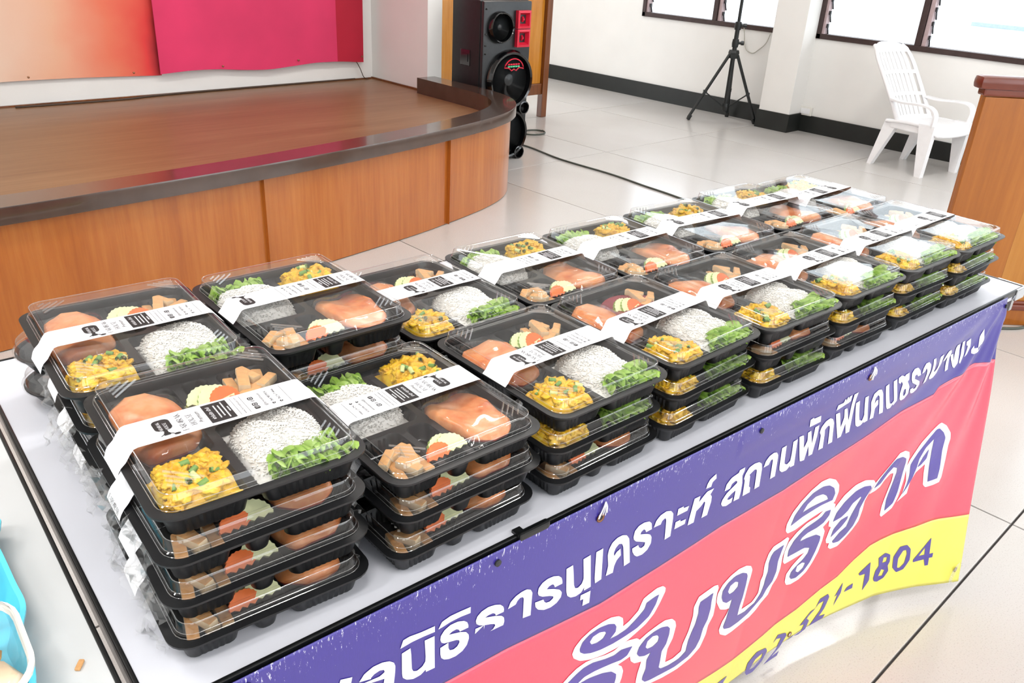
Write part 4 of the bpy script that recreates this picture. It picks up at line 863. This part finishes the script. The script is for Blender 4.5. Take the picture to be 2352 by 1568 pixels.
def print_mesh(phase):
    """ink of the band: words run across the band, the pattern repeats along it"""
    m = MB(); Z = .0496; PER = .171; LIM = .0855
    def P3(u, w_, z=Z): return (u, w_, z)
    def quad(ua, ub, wa, wb, mi=0, z=Z): m.add([P3(ua, wa, z), P3(ub, wa, z), P3(ub, wb, z), P3(ua, wb, z)], [(0, 1, 2, 3)], mi)
    def caps(txt, u0, size, mi=0, z=Z):
        tot = sum(SW_ADV.get(c, .4) for c in txt) * size; w0 = -tot / 2
        def put(poly): m.add([P3(u0 + size / 2 - y, w0 + x, z) for x, y in poly], [(0, 1, 2, 3)], mi)
        serif_text(txt, size, put)
    def words(key, u0, w0, mi=0, z=Z, center=False):
        vs, fs = TXT[key]; wd = max(v[0] for v in vs); o = -wd / 2 if center else w0
        m.add([P3(u0 - v[1], o + v[0], z) for v in vs], fs, mi)
    def el(u, half, fn):
        for k in (-1, 0, 1):
            uu = u + phase + k * PER
            if abs(uu) + half < LIM: fn(uu)
    def logo(u):
        body = [(x, y) for x, y in rrect(.0165, .021, .0055, 5, u, .0035)]
        m.poly([body], lambda x, y: P3(x, y)); quad(u - .002, u + .002, -.0125, -.006); quad(u - .003, u + .003, -.0165, -.0122)
        for s in (-1, 1):
            m.tube([P3(u, -.0125), P3(u + s * .006, -.0165)], .0004, 4); m.poly([[(u + s * .0085 + .0032 * math.cos(a * .52), -.0180 + .0018 * math.sin(a * .52)) for a in range(12)]], lambda x, y: P3(x, y)) if s > 0 else None
        caps('FARMRAK', u - .003, .0032, 1, Z + .0002); caps('HOUSE', u + .0025, .0032, 1, Z + .0002)
    el(-.057, .009, logo)
    el(-.040, .004, lambda u: caps('FARMRAK', u, .0056)); el(-.0305, .004, lambda u: caps('HOUSE', u, .0056))
    el(-.0225, .004, lambda u: words('premium', u + .002, 0, 0, Z, True))
    def black(u):
        quad(u - .0125, u + .0125, -.0185, .0185); words('thai', u - .006, 0, 1, Z + .0002, True); rnd = random.Random(3)
        for r_, half in ((-.0015, .013), (.0025, .011), (.0065, .016), (.0102, .005)):
            w_ = -half
            while w_ < half: ln = rnd.uniform(.0006, .0022); quad(u + r_ - .0006, u + r_ + .0008, w_, min(half, w_ + ln), 1, Z + .0002); w_ += ln + .0006
    el(-.003, .013, black)
    el(.014, .001, lambda u: quad(u - .0002, u + .0002, -.018, .018)); el(.0235, .001, lambda u: quad(u - .0002, u + .0002, -.018, .018)); el(.0665, .001, lambda u: quad(u - .0002, u + .0002, -.018, .018))
    el(.0187, .003, lambda u: words('www', u + .001, 0, 0, Z, True))
    def icons(u):
        for k, wv in enumerate((-.0125, -.0055, .001, .0075)):
            if k == 2: words('note', u + .0022, wv - .001); continue
            m.poly([rrect(.0056, .0056, .0014, 3, u, wv), rrect(.0036, .0036, .0009, 2, u, wv)] if k != 0 else [rrect(.0056, .0056, .0014, 3, u, wv)], lambda x, y: P3(x, y))
            if k == 0: words('f', u + .0022, wv - .0008, 1, Z + .0002)
            if k == 1: m.poly([[(u + .0011 * math.cos(a), wv + .0011 * math.sin(a)) for a in (0, 1, 2, 3, 4, 5)]], lambda x, y: P3(x, y))
            if k == 3: m.poly([[(u + .0013 * math.cos(a), wv + .0009 * math.sin(a)) for a in (0, 1, 2, 3, 4, 5)]], lambda x, y: P3(x, y))
    el(.032, .004, icons)
    el(.0415, .003, lambda u: words('at', u + .0015, 0, 0, Z, True))
    def tel(key): 
        def fn(u):
            words(key, u + .0015, -.0085)
            m.poly([[(u + .0018 * math.cos(a * .7), -.0125 + .0018 * math.sin(a * .7)) for a in range(9)]], lambda x, y: P3(x, y)); quad(u - .0004, u + .0004, -.0135, -.0118, 1, Z + .0002)
        return fn
    el(.0495, .003, tel('t1')); el(.0575, .003, tel('t2'))
    return m.mesh('print', ['ink_black', 'paper_white'])
TXT = {'premium': text_polys('Premium', .0062, .35), 'thai': text_polys('\u0e1f\u0e32\u0e23\u0e4c\u0e21\u0e23\u0e31\u0e01 \u0e40\u0e2e\u0e49\u0e32\u0e2a\u0e4c', .0048), 'www': text_polys('www.farmrakhouse.com', .0036), 'at': text_polys('@farmrakhouse', .0043), 't1': text_polys('064 9859924', .0043), 't2': text_polys('062 417 4466', .0043), 'f': text_polys('f', .006), 'note': text_polys('d', .0062)}

# --- crumpled clear film
def film_mesh(seed, w_=.05, h_=.03):
    rnd = random.Random(seed); m = MB(); n, k = 12, 8; H = [[rnd.uniform(-1, 1) for _ in range(n + 1)] for _ in range(k + 1)]
    m.grid(n, k, lambda u, v: ((u - .5) * w_ + rnd.uniform(-.001, .001), H[round(v * k)][round(u * n)] * .0045 + .004 * math.sin(u * 9 + seed), (v - .5) * h_ * (1 + .3 * math.sin(u * 11 + seed)) + rnd.uniform(-.0015, .0015)))
    return m.mesh('shrink_film', 'film_clear', 25)
FILMS = [film_mesh(s) for s in range(5)]

# ------------------------------------------------------------------ food prototypes
def dome(rnd, a, b, h, lump, n=20, k=26):
    """lumpy mound over an a x b rectangle with rounded corners"""
    ph = [(rnd.uniform(40, 160), rnd.uniform(40, 160), rnd.uniform(0, 6)) for _ in range(6)]
    def hz(x, y):
        e = max(0, 1 - (abs(x / a) ** 3.2 + abs(y / b) ** 3.2)); s = sum(math.sin(p * x + q * y + r) for p, q, r in ph) / 6
        return h * e ** .45 * (1 + .25 * s) + lump * s * (e > .02)
    return hz
def rice_mesh(seed):
    rnd = random.Random(seed); a, b = .043, .054; hz = dome(rnd, a, b, .030, .003); m = MB()
    m.grid(18, 20, lambda u, v: ((u - .5) * 2 * a, (v - .5) * 2 * b, max(.0, hz((u - .5) * 2 * a, (v - .5) * 2 * b) - .0015)))
    for _ in range(2200):
        x, y = rnd.uniform(-a, a) * .98, rnd.uniform(-b, b) * .98; z = hz(x, y)
        if z < .003: continue
        an, ti = rnd.uniform(0, PI), rnd.uniform(-.25, .25); L, w_ = rnd.uniform(.0018, .0026), .0007
        d = Vector((math.cos(an) * math.cos(ti), math.sin(an) * math.cos(ti), math.sin(ti))) * L; s = d.cross(Vector((0, 0, 1))).normalized() * w_; q = s.cross(d).normalized() * w_; c = Vector((x, y, z + rnd.uniform(-.0006, .0004)))
        m.add([c - d, c + s - d * .5, c + q - d * .5, c - s - d * .5, c - q - d * .5, c + s + d * .5, c + q + d * .5, c - s + d * .5, c - q + d * .5, c + d], [(0, 2, 1), (0, 3, 2), (0, 4, 3), (0, 1, 4), (1, 2, 6, 5), (2, 3, 7, 6), (3, 4, 8, 7), (4, 1, 5, 8), (9, 5, 6), (9, 6, 7), (9, 7, 8), (9, 8, 5)])
    return m.mesh('rice_mound', 'rice', True)
def blob(m, c, r, rnd, sq=.7, mi=0, sub=2, rough=.25):
    """irregular lump"""
    bm = bmesh.new(); bmesh.ops.create_icosphere(bm, subdivisions=sub, radius=1); sx, sy, sz = rnd.uniform(.7, 1.4), rnd.uniform(.7, 1.4), rnd.uniform(.5, .9) * sq / .7; p = Vector([rnd.uniform(0, 60) for _ in range(3)])
    bm.verts.index_update(); vs = []
    for v in bm.verts:
        k = 1 + rough * 1.6 * mnoise.noise(v.co * 1.3 + p) + rough * .9 * mnoise.noise(v.co * 3.1 + p); vs.append((c[0] + v.co.x * sx * r * k, c[1] + v.co.y * sy * r * k, c[2] + v.co.z * sz * r * k))
    m.add(vs, [tuple(q.index for q in f.verts) for f in bm.faces], mi); bm.free()
def curry_mesh(seed):
    rnd = random.Random(seed); a, b = .0345, .0360; hz = dome(rnd, a, b, .019, .004); m = MB()
    m.grid(24, 24, lambda u, v: ((u - .5) * 2 * a, (v - .5) * 2 * b, max(0, hz((u - .5) * 2 * a, (v - .5) * 2 * b))))
    for _ in range(85):
        r = rnd.choice((.0028, .004, .0055, .0075)) * rnd.uniform(.8, 1.2); x, y = rnd.uniform(-1, 1) * (a - 1.2 * r), rnd.uniform(-1, 1) * (b - 1.2 * r); blob(m, (x, y, hz(x, y) - .0005), r, rnd, .7, 0, 3, .55)
    return m.mesh('curry_mound', 'curry', True), hz
def onion_mesh(pale):
    m = MB(); m.tube([(-.0045, 0, 0), (.0045, .0008, 0)], .0028, 8, cap=False); m.tube([(.0045, .0008, 0), (-.0045, 0, 0)], .0018, 8, cap=False); return m.mesh('spring_onion', 'onion_pale' if pale else 'onion_green', True)
def lettuce_leaf(seed):
    """frilled leaf: a ribbon whose outer edge is much longer than its root"""
    rnd = random.Random(seed); m = MB(); n, k = 96, 8; w_, h_ = .070, .030; p = [rnd.uniform(0, 6) for _ in range(8)]
    def fn(u, v):
        e = v ** 1.4; x = (u - .5) * w_ * (.8 + .25 * v); y = -h_ * v * (.85 + .2 * math.sin(u * 7 + p[4])); z = .012 * math.sin(v * 2.2)
        z += e * (.0060 * math.sin(u * 40 + p[0]) + .0042 * math.sin(u * 83 + p[1]) + .0022 * math.sin(u * 150 + p[2]))
        y += e * (.0045 * math.cos(u * 40 + p[0] + .6) + .0035 * math.cos(u * 83 + p[1]) + .002 * math.sin(u * 170 + p[3])); x += e * (.0035 * math.cos(u * 61 + p[5]) + .0018 * math.sin(u * 130 + p[6]))
        return (max(-.040, min(.040, x)), max(-.034, y), max(-.004, min(.021, z)))
    m.grid(n, k, fn); return m.mesh('leaf', 'lettuce', True)
def meat_mesh(seed):
    rnd = random.Random(seed); m = MB(); a, b, h = .036, .056, .014; n = 26; ph = [rnd.uniform(0, 6) for _ in range(6)]
    def outline(t):
        c, s = math.cos(t), math.sin(t); e = .62; k = 1 + .05 * math.sin(3 * t + ph[0]) + .03 * math.sin(7 * t + ph[1]); return (a * math.copysign(abs(c) ** e, c) * k, b * math.copysign(abs(s) ** e, s) * k)
    loops = []
    for sc, z in ((.82, 0), (.97, .002), (1.0, .006), (.97, .011), (.88, .0145), (.6, .017), (.3, .0165), (.04, .016)):
        loops.append([(x * sc, y * sc, z + (.0035 * math.sin(70 * x * sc + ph[2]) + .0025 * math.sin(55 * y * sc + ph[3]) + .0012 * math.sin(160 * (x + y) * sc)) * (1 if z > .009 else 0)) for x, y in (outline(2 * PI * i / n) for i in range(n))])
    m.loft(loops, 0, True, True)
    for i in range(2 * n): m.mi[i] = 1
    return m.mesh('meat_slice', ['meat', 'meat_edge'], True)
def pouch_mesh(seed):
    rnd = random.Random(seed); p = [rnd.uniform(0, 6) for _ in range(4)]; m = MB()
    def fn(u, v):
        x, y = (u - .5) * .078, (v - .5) * .118; e = max(0, 1 - abs(2 * u - 1) ** 4 - abs(2 * v - 1) ** 4) ** .4 if abs(2 * u - 1) ** 4 + abs(2 * v - 1) ** 4 < 1 else 0
        return (x, y, .004 + .0185 * e + .0012 * math.sin(90 * x + 60 * y + p[0]) + .0010 * math.sin(150 * y - 70 * x + p[1]))
    m.grid(18, 24, fn); return m.mesh('clear_pouch', 'pouch_clear', 40)
def wedge_mesh(r, th, ang, mats, teeth, nm):
    """crinkle-cut slice lying on a flat side, outer edge wavy"""
    m = MB(); n = 22; top = []; a0 = -ang / 2
    for k in range(n + 1):
        a = R(a0 + ang * k / n); q = r * (1 + (.035 if k % 2 else -.02) * teeth); top.append((q * math.cos(a) - r * .45, q * math.sin(a)))
    inner = [(top[-1][0] * .0 - r * .45 + .0015 * ((k % 2) * 2 - 1) * teeth, top[-1][1] + (top[0][1] - top[-1][1]) * k / 8) for k in range(1, 8)] if ang < 190 else []
    lp = top + inner
    m.loft([[(x, y, 0) for x, y in lp], [(x, y, th) for x, y in lp]], 0); m.poly([lp], lambda x, y: (x, y, th)); m.poly([lp[::-1]], lambda x, y: (x, y, 0))
    for i in range(n): m.mi[i] = 1 if len(mats) > 1 else 0
    return m.mesh(nm, list(mats))
def tofu_mesh(l, w_, h, seed):
    m = MB(); m.box((0, 0, h / 2), (l, w_, h), bev=.0022); rnd = random.Random(seed)
    k = rnd.uniform(0, 6); m.v = [(x, y + .002 * math.sin(60 * x + k), z + .0012 * math.sin(80 * x + k) + .0008 * math.sin(130 * y)) for x, y, z in m.v]
    for i, f in enumerate(m.f):
        a, b, c = (Vector(m.v[j]) for j in f[:3]); nn = (b - a).cross(c - a)
        if nn.length > 0 and abs(nn.normalized().z) < .6: m.mi[i] = 1
    return m.mesh('tofu_strip', ['tofu_skin', 'tofu_cut'], 40)
RICE = [rice_mesh(s) for s in range(3)]; CURRY = [curry_mesh(s + 20) for s in range(3)]; LEAF = [lettuce_leaf(s + 40) for s in range(4)]
MEAT = [meat_mesh(s + 60) for s in range(3)]; POUCH = [pouch_mesh(s) for s in range(2)]
CUKE = wedge_mesh(.020, .0055, 178, ('cucumber', 'cucumber_peel'), 1, 'cucumber_slice'); CARROT = wedge_mesh(.017, .0048, 170, ('carrot',), 1, 'carrot_slice')
TOFU = [tofu_mesh(.044, .012, .011, 1), tofu_mesh(.036, .013, .012, 2), tofu_mesh(.030, .011, .010, 3)]; ONION = [onion_mesh(False), onion_mesh(True)]
SAUCE = MB().poly([[(.030 * math.cos(a * .2) * (1 + .12 * math.sin(a * .6 * 2)), .034 * math.sin(a * .2)) for a in range(31)]], lambda x, y: (x, y, .0)).mesh('sauce_pool', 'sauce_red')

# ------------------------------------------------------------------ the stacks
ORD = ['first', 'second', 'third', 'fourth', 'fifth', 'sixth', 'seventh', 'eighth']
LAY = ['top', 'second', 'third', 'lowest']
#  key: (e1, e2, extra yaw, layers top-down n / r, band phase)
US = .49 / .48
ST_ = {'1': (.2389, .7155, -1.6, 'nrrr'), '2': (.4535, .7034, 1.0, 'rrr'), '3': (.6728, .7063, 1.4, 'nnr'), '4': (.8835, .7143, 2.4, 'nnn'), '5': (1.0929, .7103, 0, 'nrn'), '6': (1.3067, .7159, .2, 'nnr'), '7': (1.5215, .7195, .3, 'nnn'), '8': (1.7169, .7188, 1.3, 'nnn'),
       'A': (.2309, .9645, -1.4, 'nnnn'), 'B': (.4385, .9461, 1.2, 'rrrr'), 'C': (.6503, .9630, 2.2, 'nnn'), 'D': (.8663, .9670, -.5, 'rrr'), 'E': (1.0794, .9610, -.7, 'rrr'), 'F': (1.3022, .9696, -2.3, 'rrr'), 'G': (1.5263, .9785, -2.0, 'rrr'), 'H': (1.7144, .9622, 2.5, 'rrr')}
PHASE = {'1': 0, '2': .012, '3': -.004, '4': -.012, '5': .004, '6': .03, '7': .012, '8': .05, 'A': .012, 'B': -.040, 'C': .03, 'D': -.03, 'E': -.03, 'F': -.045, 'G': -.04, 'H': .02}
BAND_Y = {'1': -.008, '2': .004, '3': -.006, '4': -.006, 'A': -.006, 'B': .002, 'C': .0}
rng = random.Random(11)
def food(name, me, base, yaw, lx, ly, lz, label, cat, group, rx=0, ry=0, rz=0, kind=None):
    """put a food item at box-local coordinates"""
    o = link(name, me); c, s = math.cos(yaw), math.sin(yaw)
    o.location = (base[0] + c * lx - s * ly, base[1] + s * lx + c * ly, base[2] + lz); o.rotation_euler = (rx, ry, yaw + rz); return tag(o, label, cat, group, kind)
def build_stack(key):
    e1, e2, dy, lay = ST_[key]; e1 *= US; e2 *= US; front = key.isdigit(); idx = int(key) - 1 if front else 'ABCDEFGH'.index(key)
    row = 'banner-side' if front else 'stage-side'; N = len(lay)
    for li, ori in enumerate(lay):
        top = li == 0; z = TZ + .0005 + (N - 1 - li) * PITCH_Z
        jx, jy, jr = (0, 0, 0) if top else (rng.uniform(-.004, .004), rng.uniform(-.004, .004), rng.uniform(-.015, .015))
        if key == 'A' and not top: jx += .008 * li
        lname = 'top' if top else ('lowest' if li == N - 1 else ORD[li] + '-from-top')
        where = 'the %s box of the %s %s stack from left' % (lname, ORD[idx], row)
        yaw = TY + R(dy) + jr + (PI if ori == 'r' else 0); base = T(e1 + jx, e2 + jy, z)
        seen = {'n': 'rice and curry', 'r': 'tofu and vegetables'}[ori]
        b = thing('lunch_box', 'black lunch box with clear lid, %s in the %s %s stack from left' % (('topmost' if top else lname), ORD[idx], row), 'lunch box', base, yaw, 'stacked lunch boxes')
        link('tray', TRAY, b); link('lid', LID, b)
        by = BAND_Y.get(key, 0) * (1 if ori == 'n' else -1) if top else rng.uniform(-.006, .006)
        s = link('paper_band', STRIPS[(-1 if ori == 'n' else 1) if key in '1A' else 0], b, (0, by + (0 if key in BAND_Y else rng.uniform(-.005, .005)), 0), rng.uniform(-.025, .025))
        if top:
            ph = PHASE[key]
            if ph not in PRINTS: PRINTS[ph] = print_mesh(ph)
            link('print', PRINTS[ph], s)['kind'] = 'stuff'
        if key == '1' and li == 1:                      # the word on the folded-down end of the band
            fm = MB()
            def put(poly): fm.add([(.1068 - (y - .003) * .45 + .0009, -.0165 + x, .0262 + (y - .003) * .89 + .0008) for x, y in poly], [(0, 1, 2, 3)])
            serif_text('FARMRAK', .0056, put); fm.build('print', 'ink_black', s)['kind'] = 'stuff'
        # film gathered at the ends
        if front or key in 'AB':
            sg = 1 if ori == 'n' else -1
            f = link('shrink_film', FILMS[(idx + li) % 5], b, (sg * .101, -sg * .085, .018)); f.rotation_euler = (rng.uniform(-.4, .4), rng.uniform(-.4, .4), PI / 2 + rng.uniform(-.4, .4)); f.scale = (.8, 1.2, .9)
            if key in '1A' and not top:
                for q, yy in enumerate((-.06, .05)): f = link('shrink_film', FILMS[(idx + li + q + 2) % 5], b, (-sg * .106, sg * yy, .008)); f.rotation_euler = (rng.uniform(-.5, .5), .3, PI / 2 + rng.uniform(-.3, .3)); f.scale = (1.3, 1.3, 1.3)
        deep = not top
        F = lambda nm, me, x, y, zz, label, cat, **k: food(nm, me, base, yaw, x, y, zz, ('%s in %s' % (label, where)).replace('yellow egg curry with chopped spring onion', 'yellow egg curry'), cat, k.pop('group', None), **k)
        vis = top or front or key in 'AB'
        if not vis: continue
        sd = idx + li
        if top or ori == 'n':
            ci = sd % 3; cm, hz = CURRY[ci]
            c = F('curry_mound', cm, -.053, -.077, .0145, 'yellow egg curry with chopped spring onion', 'curry', kind='stuff', rz=PI * (sd % 2))
            if top or front:
                for q in range(8 if top else 4):
                    x, y = rng.uniform(-.025, .025), rng.uniform(-.025, .025); o = link('spring_onion', ONION[q % 3 == 2], c, (x, y, hz(x, y) + .0045)); o.rotation_euler = (rng.uniform(-.4, .4), rng.uniform(-.5, .5), rng.uniform(0, 6)); sc_ = rng.uniform(.8, 1.25); o.scale = (sc_, sc_, sc_)
            lt = thing('lettuce', 'frilly green lettuce in %s' % where, 'lettuce', (base[0], base[1], base[2]), yaw)
            for q, (x, y, zz, rz) in enumerate(((.044, -.076, .020, .05), (.046, -.082, .012, -.03), (.048, -.070, .024, .12), (.060, -.088, .018, -.1)) if ori == 'n' else ((.046, -.112, .016, PI), (.046, -.108, .022, PI + .06), (.048, -.104, .012, PI - .08), (.044, -.078, .018, .05))): 
                o = link('leaf', LEAF[(sd + q) % 4], lt, (x, y, zz)); o.rotation_euler = (.05, 0, rz)
        if top:
            F('rice_mound', RICE[sd % 3], .043, -.046, .0085, 'white steamed rice', 'rice', kind='stuff')
        if top or ori == 'r':
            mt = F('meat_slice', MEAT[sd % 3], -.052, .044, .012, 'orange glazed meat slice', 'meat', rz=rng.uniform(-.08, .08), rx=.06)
            link('clear_pouch', POUCH[sd % 2], mt) if top else None
            g = 'cucumber slices of ' + where; n2 = 2 if (top or li == N - 1) else 1
            for q in range(n2): F('cucumber_slice', CUKE, .0065 + .009 * q, .070 - .004 * q + (.014 if ori == 'r' else 0), .025, 'pale crinkle-cut cucumber slice', 'cucumber', group=g if n2 > 1 else None, rx=0, ry=R(-38), rz=R(88 + 8 * q) + (PI if ori == 'r' else 0))
            F('carrot_slice', CARROT, .0245, .064 + (.024 if ori == 'r' else 0), .024, 'orange crinkle-cut carrot slice', 'carrot', ry=R(-42), rz=R(97) + (PI if ori == 'r' else 0))
            g = 'tofu strips of ' + where
            for q, (x, y, zz, rz, k) in enumerate(((.045, .086, .008, 1.45, 0), (.060, .084, .008, 1.62, 1), (.076, .088, .009, 1.3, 0), (.066, .094, .019, 1.95, 2), (.054, .080, .019, 1.2, 1), (.078, .068, .018, .7, 2), (.060, .062, .014, .25, 1))[:7 if top else 4]):
                F('tofu_strip', TOFU[k], x, y, zz, 'tan fried tofu strip', 'tofu', group=g, rz=rz, ry=rng.uniform(-.1, .1))
        if key == '4' and top: F('sauce_pool', SAUCE, .022, .062, .0235, 'dark red sauce', 'sauce', rz=.1).scale = (1.75, 1.3, 1)
for k in list('12345678') + list('ABCDEFGH'): build_stack(k)

# ================================================================== small things at the left
def build_bowls():
    for i, (e1, e2, z, lab) in enumerate(((.195, 1.2, 0, 'round black bowl with a clear domed lid on the table, behind the leftmost stack'), (.193, 1.203, .05, 'upper round bowl with a clear domed lid, standing on another behind the leftmost stack'))):
        t = thing('lidded_bowl', lab, 'bowl', T(e1, e2, TZ + .0005 + z), TY)
        MB().lathe([(.036, 0), (.040, .002), (.055, .025), (.059, .027), (.059, .029), (.055, .029), (.038, .004), (0, .003)], 36).build('bowl', 'tray_black', t, 40)
        MB().lathe([(.061, .027), (.061, .032), (.0575, .033), (.055, .045), (.050, .0485), (.042, .049), (.041, .0482), (0, .0482)], 36).build('lid', 'lid_clear', t, 40)
build_bowls()
def build_left():
    z = TZ + .0005
    t = thing('serving_tray', 'bright cyan plastic tray on the left table', 'tray', T(-.078, .76, z), TY)
    lp = [(.112, .165), (.119, .1), (.1215, .03), (.1225, -.009), (.1125, -.045), (.1135, -.08), (.105, -.125), (.08, -.16), (-.1, -.17), (-.14, -.1), (-.14, .12), (-.1, .17)]
    P = smooth_path([(x, y, 0) for x, y in lp], 5, True)
    def ring(s, zz): return [(p.x * s, p.y * s, zz) for p in P]
    MB().loft([ring(.84, .0), ring(.88, .004), ring(.97, .024), ring(1.0, .026), ring(1.0, .029), ring(.96, .029), ring(.86, .007), ring(.8, .005)], 0, True, True).build('tray_body', 'tray_cyan', t, 40)
    for i, (x, y, zz, lab) in enumerate(((.036, -.078, .008, 'clear cup of orange fruit nearest the camera on the cyan tray'), (.012, .075, .008, 'clear cup of orange fruit farther back on the cyan tray'))):
        c = T(-.078 + x, .76 + y, z + zz); t2 = thing('fruit_cup', lab, 'cup', c, TY)
        def rg(s, q): return [(px * s, py * s, q) for px, py in rrect(.15, .135, .04, 6)]
        MB().loft([rg(.78, 0), rg(.8, .001), rg(.98, .042)], 0, True).build('cup', 'film_clear', t2, 40)
        MB().loft([rg(.97, .040), rg(1.02, .041), rg(1.03, .046), rg(.97, .046), rg(.95, .042)]).build('rim', 'cup_rim', t2, 40)
        MB().loft([rg(.99, .046), rg(.97, .052), rg(.9, .056), rg(.86, .0555)], 0, False, True).build('lid', 'lid_clear', t2, 40)
        for k, (fx, fy, fz, r_) in enumerate(((-.03, -.02, .018, .024), (.018, -.022, .018, .024), (.0, .022, .019, .024), (.034, .024, .026, .021), (-.045, .026, .020, .02), (.01, -.004, .03, .022), (.036, -.024, .026, .021), (.040, .002, .030, .017))):
            q = MB(); blob(q, (0, 0, 0), r_, random.Random(k), .45); o = q.build('fruit_piece', 'fruit_orange' if k % 3 else 'fruit_pale', None, True)
            p = T(-.078 + x + fx, .76 + y + fy, z + zz + fz); o.location = p
            tag(o, 'soft orange fruit piece in the cup %s on the cyan tray' % ('nearest the camera' if i == 0 else 'farther back'), 'fruit', 'fruit pieces in the %s cup' % ('near' if i == 0 else 'far'))
    q = MB(); q.box((0, 0, .0015), (.012, .005, .003), .5, 0, .001); tag(q.build('crumb', 'tofu_skin', None, False, T(.068, .672, z), .4), 'small brown crumb on the left table near the gap', 'crumb')
build_left()
